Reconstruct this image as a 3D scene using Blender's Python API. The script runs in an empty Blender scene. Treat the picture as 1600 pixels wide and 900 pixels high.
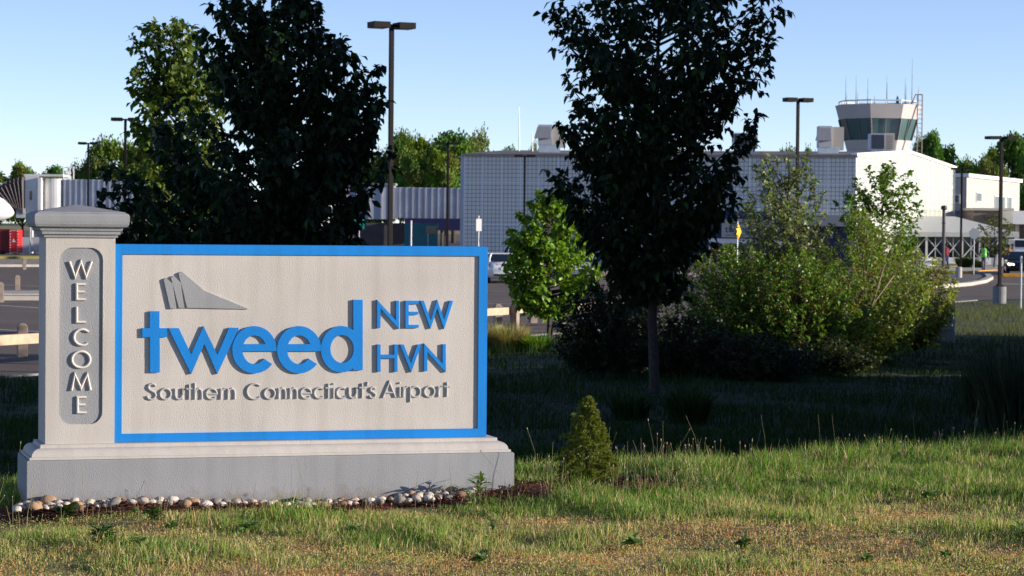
import bpy, bmesh, math, random
import numpy as np
from mathutils import Vector, Matrix
R_ = math.radians
random.seed(7); RNG = np.random.default_rng(7)
S = bpy.context.scene
COL = S.collection

# ------------------------------------------------------------ camera
F = 3900.0
PITCH = math.atan(95 / F); ROLL = 0.009
CAMZ = 1.7
cp, sp = math.cos(PITCH), math.sin(PITCH)
Fw = Vector((0, cp, -sp)); R0 = Vector((1, 0, 0)); U0 = Vector((0, sp, cp))
Rt = R0 * math.cos(ROLL) + U0 * math.sin(ROLL)
Up = -R0 * math.sin(ROLL) + U0 * math.cos(ROLL)
cam = bpy.data.cameras.new('camera')
cam.lens = 36.0 * F / 1600; cam.sensor_width = 36; cam.clip_start = 0.1; cam.clip_end = 6000
camo = bpy.data.objects.new('camera', cam); COL.objects.link(camo)
camo.matrix_world = Matrix(((Rt.x, Up.x, -Fw.x, 0), (Rt.y, Up.y, -Fw.y, 0), (Rt.z, Up.z, -Fw.z, CAMZ), (0, 0, 0, 1)))
cam.dof.use_dof = True; cam.dof.focus_distance = 15.4; cam.dof.aperture_fstop = 12.0
S.camera = camo
CL = Vector((0, 0, CAMZ))

# ------------------------------------------------------------ sky, sun, exposure
SUN_A = -8.0      # degrees from +X towards +Y
SUN_EL = 11.5
w = bpy.data.worlds.new('World'); S.world = w; w.use_nodes = True
nt = w.node_tree
bg = nt.nodes['Background']
sky = nt.nodes.new('ShaderNodeTexSky'); sky.sky_type = 'NISHITA'; sky.sun_disc = False
sky.sun_elevation = R_(SUN_EL); sky.sun_rotation = R_(90 - SUN_A)
sky.air_density = 0.5; sky.dust_density = 0.0; sky.ozone_density = 1.7
wb = nt.nodes.new('ShaderNodeMix'); wb.data_type = 'RGBA'; wb.blend_type = 'MULTIPLY'; wb.inputs[0].default_value = 1.0
wb.inputs[7].default_value = (1.10, .97, 1.0, 1)   # the camera's white balance
nt.links.new(sky.outputs[0], wb.inputs[6]); nt.links.new(wb.outputs[2], bg.inputs[0]); bg.inputs[1].default_value = 0.128
sl = bpy.data.lights.new('sun', 'SUN'); sl.energy = 5.0; sl.angle = R_(0.5); sl.color = (1.0, 0.90, 0.78)
so = bpy.data.objects.new('sun', sl); COL.objects.link(so)
tosun = Vector((math.cos(R_(SUN_A)) * math.cos(R_(SUN_EL)), math.sin(R_(SUN_A)) * math.cos(R_(SUN_EL)), math.sin(R_(SUN_EL))))
so.rotation_euler = tosun.to_track_quat('Z', 'Y').to_euler()
S.view_settings.view_transform = 'Standard'; S.view_settings.look = 'None'
S.view_settings.exposure = 0.7; S.view_settings.gamma = 1.0
S.view_settings.use_curve_mapping = False
S.render.engine = 'CYCLES'
S.cycles.max_bounces = 6; S.cycles.transparent_max_bounces = 4; S.cycles.diffuse_bounces = 3
S.cycles.use_denoising = True

# ------------------------------------------------------------ geometry helpers
def ray(px, py): return Fw * F + Rt * (px - 800) - Up * (py - 450)
def atY(px, py, Y):
    d = ray(px, py); return CL + d * (Y / d.y)
def atz(px, py, z):
    d = ray(px, py); return CL + d * ((z - CAMZ) / d.z)
def XY(px, Y, py=400): return atY(px, py, Y).x
def sm(a, b, x):
    t = min(1, max(0, (x - a) / (b - a))); return t * t * (3 - 2 * t)
def line_y(x): return 61.5 + 2 * x
def gz(x, y):
    zn = 0.035 * x if x > 0 else 0.012 * x
    zn = max(-.25, min(zn, .5))
    if y < 15: zn += 0.004 * (y - 15)
    c_ = 16.7 + .3 * max(-2, min(x, 8)); t = sm(c_, c_ + 4.6, y)
    d = (y - line_y(x)) / math.sqrt(5)
    zs = -0.85 - 0.17 * sm(-10, -1, d)
    z = zn * (1 - t) + zs * t
    if d > -1: z = zs if t > .99 else z
    if y > 250: z += 1.4 * min(1, (y - 250) / 180)
    return z

# ------------------------------------------------------------ materials
def newmat(name):
    m = bpy.data.materials.new(name); m.use_nodes = True
    return m, m.node_tree, m.node_tree.nodes['Principled BSDF']
def mat(name, col, rough=.6, var=.12, vscale=3.0, bump=0.0, bscale=60.0, metal=0.0, col2=None, spec=.4, detail=4):
    m, t, p = newmat(name)
    p.inputs['Roughness'].default_value = rough; p.inputs['Metallic'].default_value = metal
    p.inputs['Specular IOR Level'].default_value = spec
    tc = t.nodes.new('ShaderNodeTexCoord')
    n = t.nodes.new('ShaderNodeTexNoise'); n.inputs['Scale'].default_value = vscale; n.inputs['Detail'].default_value = detail
    t.links.new(tc.outputs['Object'], n.inputs['Vector'])
    r = t.nodes.new('ShaderNodeValToRGB')
    c2 = col2 or tuple(c * (1 - var) for c in col)
    c1 = col if col2 else tuple(min(1, c * (1 + var)) for c in col)
    r.color_ramp.elements[0].color = (*c2, 1); r.color_ramp.elements[1].color = (*c1, 1)
    r.color_ramp.elements[0].position = .3; r.color_ramp.elements[1].position = .7
    t.links.new(n.outputs['Fac'], r.inputs[0]); t.links.new(r.outputs[0], p.inputs['Base Color'])
    if bump:
        b = t.nodes.new('ShaderNodeBump'); b.inputs['Strength'].default_value = 1.0; b.inputs['Distance'].default_value = bump
        n2 = t.nodes.new('ShaderNodeTexNoise'); n2.inputs['Scale'].default_value = bscale; n2.inputs['Detail'].default_value = 2
        t.links.new(tc.outputs['Object'], n2.inputs['Vector']); t.links.new(n2.outputs['Fac'], b.inputs['Height'])
        t.links.new(b.outputs[0], p.inputs['Normal'])
    return m
def emis(name, col, st):
    m, t, p = newmat(name); p.inputs['Base Color'].default_value = (*col, 1)
    p.inputs['Emission Color'].default_value = (*col, 1); p.inputs['Emission Strength'].default_value = st
    return m
def leafmat(name, transl=.35, rough=.45, spec=.35):
    m, t, p = newmat(name)
    a = t.nodes.new('ShaderNodeVertexColor'); a.layer_name = 'Col'
    t.links.new(a.outputs[0], p.inputs['Base Color']); p.inputs['Roughness'].default_value = rough
    p.inputs['Specular IOR Level'].default_value = spec
    if transl > 0:
        tr = t.nodes.new('ShaderNodeBsdfTranslucent'); mx = t.nodes.new('ShaderNodeMixShader')
        hs = t.nodes.new('ShaderNodeHueSaturation'); hs.inputs['Hue'].default_value = .48; hs.inputs['Saturation'].default_value = 1.15; hs.inputs['Value'].default_value = 1.4
        t.links.new(a.outputs[0], hs.inputs['Color']); t.links.new(hs.outputs[0], tr.inputs[0])
        mx.inputs[0].default_value = transl
        t.links.new(p.outputs[0], mx.inputs[1]); t.links.new(tr.outputs[0], mx.inputs[2])
        t.links.new(mx.outputs[0], t.nodes['Material Output'].inputs[0])
    return m
def gridmat(name, base, line, fine, sx, sz, wide, bx, bz):
    """translucent wall panels: fine dark square grid and wide light mullion lines, in the wall's own coordinates"""
    m, t, p = newmat(name); p.inputs['Roughness'].default_value = .35
    tc = t.nodes.new('ShaderNodeTexCoord'); sep = t.nodes.new('ShaderNodeSeparateXYZ'); t.links.new(tc.outputs['Object'], sep.inputs[0])
    def M(op, a, b=None):
        n = t.nodes.new('ShaderNodeMath'); n.operation = op
        for i, v in enumerate((a, b)):
            if v is None: continue
            if isinstance(v, (int, float)): n.inputs[i].default_value = v
            else: t.links.new(v, n.inputs[i])
        return n.outputs[0]
    def lines(s, width, off=0.0):
        ax = M('MODULO', M('ADD', sep.outputs['X'], 100 * s + off), s); az = M('MODULO', M('ADD', sep.outputs['Z'], 100 * s + off), s)
        return M('MAXIMUM', M('LESS_THAN', ax, width), M('LESS_THAN', az, width))
    f = lines(sx, fine)
    def big():
        ax = M('MODULO', M('ADD', sep.outputs['X'], 100 * bx), bx); az = M('MODULO', M('ADD', sep.outputs['Z'], 100 * bz + .35), bz)
        return M('MAXIMUM', M('LESS_THAN', ax, wide), M('LESS_THAN', az, wide * .8))
    bgm = big()
    n = t.nodes.new('ShaderNodeTexNoise'); n.inputs['Scale'].default_value = .6; n.inputs['Detail'].default_value = 5
    t.links.new(tc.outputs['Object'], n.inputs['Vector'])
    def mix(fac, a, b):
        x = t.nodes.new('ShaderNodeMix'); x.data_type = 'RGBA'
        t.links.new(fac, x.inputs[0])
        for k, v in ((6, a), (7, b)):
            if isinstance(v, tuple): x.inputs[k].default_value = (*v, 1)
            else: t.links.new(v, x.inputs[k])
        return x.outputs[2]
    b0 = mix(n.outputs['Fac'], tuple(c * .85 for c in base), tuple(min(1, c * 1.12) for c in base))
    c1 = mix(f, b0, line); c2 = mix(bgm, c1, (.75, .78, .8))
    t.links.new(c2, p.inputs['Base Color'])
    return m

def stucco(name, col, bump=.0028, var=.09, dirt=0.0):
    m = mat(name, col, .82, var, 1.6, bump, 170, spec=.2, detail=7)
    t = m.node_tree; p = t.nodes['Principled BSDF']; tc = t.nodes.new('ShaderNodeTexCoord')
    mp = t.nodes.new('ShaderNodeMapping'); mp.inputs['Scale'].default_value = (9, 9, .9); t.links.new(tc.outputs['Object'], mp.inputs[0])
    n = t.nodes.new('ShaderNodeTexNoise'); n.inputs['Scale'].default_value = 1.6; n.inputs['Detail'].default_value = 6; t.links.new(mp.outputs[0], n.inputs['Vector'])
    r = t.nodes.new('ShaderNodeMapRange'); r.inputs[1].default_value = .45; r.inputs[2].default_value = .75; r.inputs[4].default_value = .28; t.links.new(n.outputs['Fac'], r.inputs[0])
    old = p.inputs['Base Color'].links[0].from_socket
    x = t.nodes.new('ShaderNodeMix'); x.data_type = 'RGBA'; x.inputs[7].default_value = (col[0] * .62, col[1] * .58, col[2] * .52, 1)
    t.links.new(old, x.inputs[6]); t.links.new(r.outputs[0], x.inputs[0]); out = x.outputs[2]
    if dirt:
        sp = t.nodes.new('ShaderNodeSeparateXYZ'); t.links.new(tc.outputs['Object'], sp.inputs[0])
        n2 = t.nodes.new('ShaderNodeTexNoise'); n2.inputs['Scale'].default_value = 14; n2.inputs['Detail'].default_value = 7; t.links.new(tc.outputs['Object'], n2.inputs['Vector'])
        a = t.nodes.new('ShaderNodeMath'); a.operation = 'MULTIPLY_ADD'; a.inputs[1].default_value = .22; a.inputs[2].default_value = -.02; t.links.new(n2.outputs['Fac'], a.inputs[0]); 
        b = t.nodes.new('ShaderNodeMath'); b.operation = 'SUBTRACT'; t.links.new(a.outputs[0], b.inputs[0]); t.links.new(sp.outputs['Z'], b.inputs[1])
        c = t.nodes.new('ShaderNodeMapRange'); c.inputs[1].default_value = .0; c.inputs[2].default_value = .12; c.inputs[4].default_value = dirt; t.links.new(b.outputs[0], c.inputs[0])
        y = t.nodes.new('ShaderNodeMix'); y.data_type = 'RGBA'; y.inputs[7].default_value = (.16, .11, .07, 1); t.links.new(out, y.inputs[6]); t.links.new(c.outputs[0], y.inputs[0]); out = y.outputs[2]
    t.links.new(out, p.inputs['Base Color']); return m
M_ = {}
M_['beige'] = stucco('beige_stucco', (.515, .475, .435))
M_['grey'] = stucco('grey_stucco', (.29, .295, .305), dirt=.6)
M_['grey_dark'] = mat('dark_grey_stucco', (.22, .23, .25), .8, .06, 2.0, .0025, 120, spec=.25)
M_['blue'] = stucco('blue_paint', (.010, .205, .60), .0020, .08)
M_['letter_grey'] = mat('letter_grey', (.40, .39, .38), .7, .05, 8, .0015, 150)
M_['letter_white'] = mat('letter_white', (.66, .60, .54), .7, .05, 8, .001, 150)
M_['bronze'] = mat('bronze_paint', (.011, .008, .007), .6, .15, 2, spec=.15)
M_['black'] = mat('black_paint', (.012, .012, .014), .4, .1, 2)
M_['tan_metal'] = mat('white_metal', (.62, .62, .62), .5, .08, .6)
M_['bridge'] = mat('bridge_panels', (.42, .44, .50), .5, .12, .5)
M_['bridge_white'] = mat('bridge_white', (.72, .70, .66), .5, .06, .7)
M_['navy'] = mat('navy_paint', (.018, .02, .09), .5, .1, 1)
M_['teal'] = mat('teal_paint', (.01, .12, .15), .5, .12, 1.5)
M_['asphalt'] = mat('asphalt', (.150, .108, .083), .9, .2, .6, .01, 30, col2=(.088, .066, .053), detail=8)
M_['concrete'] = mat('concrete', (.42, .38, .33), .85, .12, 1.5, .004, 20)
M_['concrete_dark'] = mat('concrete_dark', (.22, .215, .21), .85, .12, 3, .004, 20)
M_['line'] = mat('line_paint', (.55, .52, .48), .8, .15, 4)
M_['wood'] = mat('weathered_wood', (.55, .43, .30), .8, .2, 6, .004, 40, col2=(.40, .31, .22))
M_['wood_grey'] = mat('grey_wood', (.34, .27, .22), .85, .2, 5, .004, 40, col2=(.22, .17, .14))
M_['bark'] = mat('bark', (.085, .065, .05), .9, .3, 20, .01, 60, col2=(.04, .03, .025))
M_['bark_grey'] = mat('grey_bark', (.075, .06, .05), .9, .3, 20, .01, 60, col2=(.035, .028, .024))
M_['bark_pale'] = mat('pale_bark', (.38, .28, .20), .8, .3, 14, .004, 60, col2=(.2, .14, .1))
M_['glass'] = mat('dark_glass', (.012, .02, .03), .08, .2, 1, spec=.6)
M_['glass_teal'] = mat('teal_glass', (.07, .13, .13), .1, .15, .4, spec=.7)
M_['chrome'] = mat('galvanized', (.55, .57, .6), .35, .1, 2, metal=.6)
M_['roof'] = mat('roof_membrane', (.17, .14, .13), .9, .15, .5)
M_['white'] = mat('white_paint', (.78, .78, .77), .5, .04, 2)
M_['white_gloss'] = mat('white_car_paint', (.8, .8, .8), .15, .02, 2, spec=.5)
M_['navy_gloss'] = mat('dark_blue_car_paint', (.012, .02, .06), .12, .05, 2, spec=.5)
M_['black_gloss'] = mat('black_car_paint', (.012, .012, .02), .12, .05, 2, spec=.5)
M_['red_gloss'] = mat('red_car_paint', (.35, .01, .015), .15, .05, 2, spec=.5)
M_['silver_gloss'] = mat('silver_car_paint', (.5, .5, .52), .25, .03, 2, metal=.4)
M_['tail'] = mat('red_lens', (.6, .01, .01), .15, .1, 3)
M_['rubber'] = mat('rubber', (.02, .02, .02), .85, .1, 4)
M_['rim'] = mat('wheel_rim', (.45, .45, .47), .3, .05, 4, metal=.7)
M_['plate'] = mat('plate_white', (.7, .75, .78), .5, .05, 8)
M_['lamp_on'] = emis('lit_headlight', (1, .75, .45), 5)
M_['skin'] = mat('skin', (.10, .055, .035), .6, .05, 8)
M_['hair'] = mat('black_hair', (.01, .008, .008), .7, .1, 30)
M_['vest'] = mat('lime_vest', (.12, .75, .06), .7, .05, 6)
M_['vest_tape'] = mat('reflective_tape', (.6, .55, .35), .4, .05, 6)
M_['trousers'] = mat('grey_trousers', (.17, .16, .18), .85, .1, 6)
M_['shoe'] = mat('dark_shoe', (.015, .013, .013), .6, .1, 6)
M_['orange_shirt'] = mat('mustard_shirt', (.5, .22, .02), .8, .1, 6)
M_['maroon'] = mat('maroon_shirt', (.18, .01, .02), .8, .1, 6)
M_['blue_cloth'] = mat('blue_cloth', (.02, .04, .14), .8, .1, 6)
M_['sign_green'] = mat('green_sign', (.0, .42, .33), .5, .03, 3)
M_['sign_blue'] = mat('blue_sign', (.01, .16, .75), .5, .03, 3)
M_['sign_yellow'] = mat('yellow_sign', (.95, .50, .01), .5, .03, 3)
M_['yellow_curb'] = mat('yellow_curb_paint', (.62, .30, .04), .8, .15, 3)
M_['alu'] = mat('sign_back_aluminium', (.45, .46, .46), .45, .06, 4, metal=.3)
M_['white_text'] = mat('white_lettering', (.8, .8, .8), .5, .02, 4)
M_['grey_text'] = mat('grey_lettering', (.2, .2, .22), .6, .02, 4)
M_['navy_text'] = mat('navy_lettering', (.02, .04, .2), .6, .02, 4)
M_['blue_text'] = mat('blue_lettering', (.03, .2, .7), .6, .02, 4)
M_['red_cart'] = mat('red_cart_paint', (.62, .02, .02), .5, .08, 1)
M_['maroon_cart'] = mat('dull_red_paint', (.2, .02, .02), .7, .1, 1)
M_['plane'] = mat('aircraft_white', (.75, .75, .76), .2, .02, .5)
M_['plane_blue'] = mat('aircraft_blue', (.02, .08, .3), .2, .02, .5)
M_['bellows'] = mat('dark_bellows', (.09, .08, .085), .85, .2, 1)
M_['tent'] = mat('tent_fabric', (.55, .55, .52), .6, .04, .4)
M_['mulch'] = mat('bark_mulch', (.10, .035, .02), .95, .4, 30, .02, 60, col2=(.03, .012, .008), detail=8)
M_['brown_wall'] = mat('brown_render', (.20, .155, .14), .85, .08, .8)
M_['cream'] = mat('cream_render', (.46, .42, .37), .8, .05, .5)
M_['tower'] = mat('tower_concrete', (.48, .43, .40), .8, .08, .5)
M_['gravel'] = mat('gravel', (.42, .35, .29), .95, .5, 2.2, .06, 5, col2=(.13, .10, .085), detail=6)
M_['gravel_dark'] = mat('dark_gravel', (.2, .18, .17), .95, .5, 2.2, .06, 5, col2=(.06, .05, .05), detail=6)
M_['dry_turf'] = mat('dry_turf', (.30, .22, .07), .95, .3, .15, col2=(.13, .14, .04), detail=8)
M_['lobe'] = M_['black']
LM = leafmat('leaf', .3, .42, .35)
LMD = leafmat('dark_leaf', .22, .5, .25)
LMF = leafmat('far_leaf', .2, .7, .1)
GM = leafmat('grass_blade', .42, .6, .12)
def stonemat(n, c, c2): return mat(n, c, .75, .2, 14, .002, 60, col2=c2)
STONES = [stonemat('pale_stone', (.66, .57, .47), (.42, .35, .28)), stonemat('grey_stone', (.36, .33, .30), (.21, .19, .17)),
          stonemat('tan_stone', (.5, .33, .19), (.28, .16, .09)), stonemat('white_stone', (.74, .68, .6), (.5, .44, .37)),
          stonemat('rust_stone', (.34, .18, .12), (.2, .1, .07))]
def soilmat():
    m, t, p = newmat('lawn_soil'); p.inputs['Roughness'].default_value = .95
    tc = t.nodes.new('ShaderNodeTexCoord')
    n = t.nodes.new('ShaderNodeTexNoise'); n.inputs['Scale'].default_value = 1.1; n.inputs['Detail'].default_value = 10; n.inputs['Roughness'].default_value = .65
    t.links.new(tc.outputs['Object'], n.inputs['Vector'])
    r = t.nodes.new('ShaderNodeValToRGB'); e = r.color_ramp.elements
    e[0].position = .35; e[0].color = (.05, .06, .016, 1); e[1].position = .62; e[1].color = (.42, .29, .13, 1)
    k = e.new(.5); k.color = (.20, .18, .06, 1)
    # the mown strip by the sign is dry and thatchy, the green swale behind has its shade mixed into the colour
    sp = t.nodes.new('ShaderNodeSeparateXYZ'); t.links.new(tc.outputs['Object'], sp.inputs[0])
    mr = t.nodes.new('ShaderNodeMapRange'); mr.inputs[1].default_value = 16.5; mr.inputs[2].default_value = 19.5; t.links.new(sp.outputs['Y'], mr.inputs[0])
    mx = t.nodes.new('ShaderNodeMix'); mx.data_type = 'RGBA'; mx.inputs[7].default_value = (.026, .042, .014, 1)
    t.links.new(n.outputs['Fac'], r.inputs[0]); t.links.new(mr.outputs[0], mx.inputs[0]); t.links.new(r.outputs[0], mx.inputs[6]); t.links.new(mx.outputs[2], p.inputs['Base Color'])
    n2 = t.nodes.new('ShaderNodeTexNoise'); n2.inputs['Scale'].default_value = 45; n2.inputs['Detail'].default_value = 4
    t.links.new(tc.outputs['Object'], n2.inputs['Vector'])
    b = t.nodes.new('ShaderNodeBump'); b.inputs['Distance'].default_value = .03
    t.links.new(n2.outputs['Fac'], b.inputs['Height']); t.links.new(b.outputs[0], p.inputs['Normal'])
    return m
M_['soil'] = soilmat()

# ------------------------------------------------------------ object helpers
def tag(o, label=None, cat=None, group=None, kind=None):
    if label: o['label'] = label
    if cat: o['category'] = cat
    if group: o['group'] = group
    if kind: o['kind'] = kind
    return o
def empty(name, loc, rz=0, label=None, cat=None, group=None):
    o = bpy.data.objects.new(name, None); COL.objects.link(o); o.location = loc; o.rotation_euler = (0, 0, rz)
    o.empty_display_size = .2
    return tag(o, label, cat, group)
def link(name, me, parent=None, m=None):
    o = bpy.data.objects.new(name, me); COL.objects.link(o)
    if m and not me.materials: me.materials.append(m)
    if parent: o.parent = parent
    return o
def dup(root, loc, rz=0, sc=1.0, label=None, group=None):
    r = root.copy(); COL.objects.link(r); r.location = loc; r.rotation_euler = (0, 0, rz); r.scale = (sc,) * 3 if isinstance(sc, (int, float)) else sc
    if label: r['label'] = label
    if group: r['group'] = group
    for ch in list(root.children):
        c = ch.copy(); COL.objects.link(c); c.parent = r
        for g in ch.children:
            d = g.copy(); COL.objects.link(d); d.parent = c
            for g2 in g.children:
                e = g2.copy(); COL.objects.link(e); e.parent = d
    return r
class MB:
    def __init__(s): s.v = []; s.f = []
    def add(s, vs, fs):
        n = len(s.v); s.v += [tuple(v) for v in vs]; s.f += [tuple(i + n for i in f) for f in fs]; return s
    def box(s, x0, x1, y0, y1, z0, z1):
        v = [(x0, y0, z0), (x1, y0, z0), (x1, y1, z0), (x0, y1, z0), (x0, y0, z1), (x1, y0, z1), (x1, y1, z1), (x0, y1, z1)]
        return s.add(v, [(0, 3, 2, 1), (4, 5, 6, 7), (0, 1, 5, 4), (1, 2, 6, 5), (2, 3, 7, 6), (3, 0, 4, 7)])
    def hexa(s, p): return s.add(p, [(0, 3, 2, 1), (4, 5, 6, 7), (0, 1, 5, 4), (1, 2, 6, 5), (2, 3, 7, 6), (3, 0, 4, 7)])
    def tube(s, pts, rad, n=8, cap=True):
        pts = [Vector(p) for p in pts]
        if isinstance(rad, (int, float)): rad = [rad] * len(pts)
        base = len(s.v); a = None
        for i, p in enumerate(pts):
            d = (pts[min(i + 1, len(pts) - 1)] - pts[max(i - 1, 0)])
            if d.length < 1e-9: d = Vector((0, 0, 1))
            d.normalize()
            if a is None: a = d.orthogonal().normalized()
            a = (a - d * a.dot(d))
            if a.length < 1e-6: a = d.orthogonal()
            a.normalize(); b = d.cross(a)
            for k in range(n):
                t = 2 * math.pi * k / n; s.v.append(tuple(p + (a * math.cos(t) + b * math.sin(t)) * rad[i]))
        for i in range(len(pts) - 1):
            for k in range(n):
                k2 = (k + 1) % n
                s.f.append((base + i * n + k, base + i * n + k2, base + (i + 1) * n + k2, base + (i + 1) * n + k))
        if cap:
            s.f.append(tuple(base + k for k in range(n))[::-1]); s.f.append(tuple(base + (len(pts) - 1) * n + k for k in range(n)))
        return s
    def loft(s, rings, cap=True, closed=True):
        base = len(s.v); n = len(rings[0])
        for r in rings: s.v += [tuple(p) for p in r]
        for i in range(len(rings) - 1):
            for k in range(n if closed else n - 1):
                k2 = (k + 1) % n
                s.f.append((base + i * n + k, base + i * n + k2, base + (i + 1) * n + k2, base + (i + 1) * n + k))
        if cap:
            s.f.append(tuple(base + k for k in range(n))[::-1]); s.f.append(tuple(base + (len(rings) - 1) * n + k for k in range(n)))
        return s
    def prism(s, poly, z0, z1):
        n = len(poly)
        return s.add([(x, y, z0) for x, y in poly] + [(x, y, z1) for x, y in poly],
                     [tuple(range(n))[::-1], tuple(range(n, 2 * n))] + [(k, (k + 1) % n, n + (k + 1) % n, n + k) for k in range(n)])
    def build(s, name, m, parent=None, smooth=False, bevel=0.0, seg=2):
        me = bpy.data.meshes.new(name); me.from_pydata(s.v, [], s.f); me.update()
        bm = bmesh.new(); bm.from_mesh(me); bmesh.ops.recalc_face_normals(bm, faces=bm.faces)
        if bevel: bmesh.ops.bevel(bm, geom=bm.edges[:], offset=bevel, segments=seg, affect='EDGES', profile=.5, clamp_overlap=True)
        bm.to_mesh(me); bm.free()
        if smooth:
            me.polygons.foreach_set('use_smooth', [True] * len(me.polygons)); me.update()
        return link(name, me, parent, m)
def np_mesh(name, verts, faces, m, parent=None, col=None, smooth=False):
    """faces: list of (k, array[n,k])"""
    me = bpy.data.meshes.new(name)
    verts = np.asarray(verts, np.float32).reshape(-1, 3)
    me.vertices.add(len(verts)); me.vertices.foreach_set('co', verts.ravel())
    idx = np.concatenate([f.ravel() for f in faces]).astype(np.int32)
    tot = np.concatenate([np.full(len(f), f.shape[1]) for f in faces]).astype(np.int32)
    st = np.concatenate([[0], np.cumsum(tot)[:-1]]).astype(np.int32)
    me.loops.add(len(idx)); me.loops.foreach_set('vertex_index', idx)
    me.polygons.add(len(tot)); me.polygons.foreach_set('loop_start', st); me.polygons.foreach_set('loop_total', tot)
    me.update(calc_edges=True)
    if col is not None:
        ca = me.color_attributes.new('Col', 'FLOAT_COLOR', 'POINT')
        c4 = np.ones((len(verts), 4), np.float32); c4[:, :3] = col; ca.data.foreach_set('color', c4.ravel())
    if smooth: me.polygons.foreach_set('use_smooth', [True] * len(tot))
    return link(name, me, parent, m)
def nrm(a): return a / np.maximum(1e-9, np.linalg.norm(a, axis=1, keepdims=True))
def leaves(name, P, D, N, L, W, col, m, parent=None, fold=.25, droop=.15):
    n = len(P); D = nrm(D); Sd = nrm(np.cross(D, N)); Nn = np.cross(Sd, D)
    L = np.asarray(L).reshape(-1, 1) * np.ones((n, 1)); Wd = np.asarray(W).reshape(-1, 1) * np.ones((n, 1))
    b = P; mid = P + D * L * .5 + Nn * L * droop * .4; t = P + D * L - np.array([0, 0, 1]) * L * droop
    l = P + D * L * .42 - Sd * Wd * .5 + Nn * Wd * fold; r = P + D * L * .42 + Sd * Wd * .5 + Nn * Wd * fold
    l2 = P + D * L * .75 - Sd * Wd * .33 + Nn * Wd * fold * .6 - np.array([0, 0, 1]) * L * droop * .5
    r2 = P + D * L * .75 + Sd * Wd * .33 + Nn * Wd * fold * .6 - np.array([0, 0, 1]) * L * droop * .5
    V = np.stack([b, l, r, mid, l2, r2, t], 1).reshape(-1, 3)
    o = (np.arange(n) * 7)[:, None]
    T = np.concatenate([o + np.array([0, 3, 1]), o + np.array([0, 2, 3])]); Q = np.concatenate([o + np.array([1, 3, 6, 4]), o + np.array([3, 2, 5, 6])])
    C = np.repeat(col, 7, axis=0)
    return np_mesh(name, V, [T, Q], m, parent, C)
def quadleaves(name, P, D, N, L, W, col, m, parent=None):
    n = len(P); D = nrm(D); Sd = nrm(np.cross(D, N))
    L = np.asarray(L).reshape(-1, 1) * np.ones((n, 1)); Wd = np.asarray(W).reshape(-1, 1) * np.ones((n, 1))
    V = np.stack([P, P + D * L * .5 + Sd * Wd * .5, P + D * L, P + D * L * .5 - Sd * Wd * .5], 1).reshape(-1, 3)
    Q = (np.arange(n) * 4)[:, None] + np.array([0, 1, 2, 3])
    return np_mesh(name, V, [Q], m, parent, np.repeat(col, 4, axis=0))
def colvar(n, base, dv=.3, dh=.15, alt=None, pa=0.0, rng=RNG):
    b = np.array(base)[None] * (1 + dv * rng.uniform(-1, 1, (n, 1)))
    b = b * (1 + dh * rng.uniform(-1, 1, (n, 3)))
    if alt is not None:
        k = rng.uniform(0, 1, n) < pa; b[k] = np.array(alt)[None] * (1 + dv * rng.uniform(-1, 1, (k.sum(), 1)))
    return np.clip(b, .002, 1)
def blades(name, P, H, W, lean, col, m, parent=None, curve=.35, az=None, tipcol=None):
    n = len(P); az = RNG.uniform(0, 2 * math.pi, n) if az is None else az
    fa = RNG.uniform(0, math.pi, n)
    sd = np.stack([np.cos(fa), np.sin(fa), 0 * fa], 1); ld = np.stack([np.cos(az), np.sin(az), 0 * az], 1)
    H = H[:, None]; W = W[:, None]; lean = lean[:, None]; up = np.array([[0, 0, 1.]])
    p1 = P + up * H * .5 + ld * H * lean * .35; p2 = P + up * H * (1 - lean * curve) + ld * H * lean
    V = np.stack([P - sd * W * .5, P + sd * W * .5, p1 - sd * W * .42, p1 + sd * W * .42, p2], 1).reshape(-1, 3)
    o = (np.arange(n) * 5)[:, None]
    C = np.repeat(col, 5, axis=0)
    C = C.reshape(n, 5, 3); 
    if tipcol is not None: C[:, 4] = tipcol
    return np_mesh(name, V, [o + np.array([0, 1, 3, 2]), o + np.array([2, 3, 4])], m, parent, C.reshape(-1, 3))
def flat_mesh(name, outlines, y0, y1, m, parent, bevel=0.0):
    """2-D outlines (x,z), holes included, extruded between y0 (front) and y1"""
    cu = bpy.data.curves.new(name, 'CURVE'); cu.dimensions = '2D'; cu.fill_mode = 'BOTH'
    cu.extrude = abs(y1 - y0) / 2 - bevel; cu.bevel_depth = bevel; cu.bevel_resolution = 1; cu.offset = -bevel
    for ol in outlines:
        sp_ = cu.splines.new('POLY'); sp_.points.add(len(ol) - 1)
        for i, (x, z) in enumerate(ol): sp_.points[i].co = (x, z, 0, 1)
        sp_.use_cyclic_u = True
    ob = bpy.data.objects.new(name, cu); COL.objects.link(ob)
    dg = bpy.context.evaluated_depsgraph_get(); dg.update()
    me = bpy.data.meshes.new_from_object(ob.evaluated_get(dg))
    bpy.data.objects.remove(ob); bpy.data.curves.remove(cu)
    yc = (y0 + y1) / 2
    me.transform(Matrix(((1, 0, 0, 0), (0, 0, -1, yc), (0, 1, 0, 0), (0, 0, 0, 1))))
    me.name = name; me.materials.clear(); me.materials.append(m)
    return link(name, me, parent)
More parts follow.
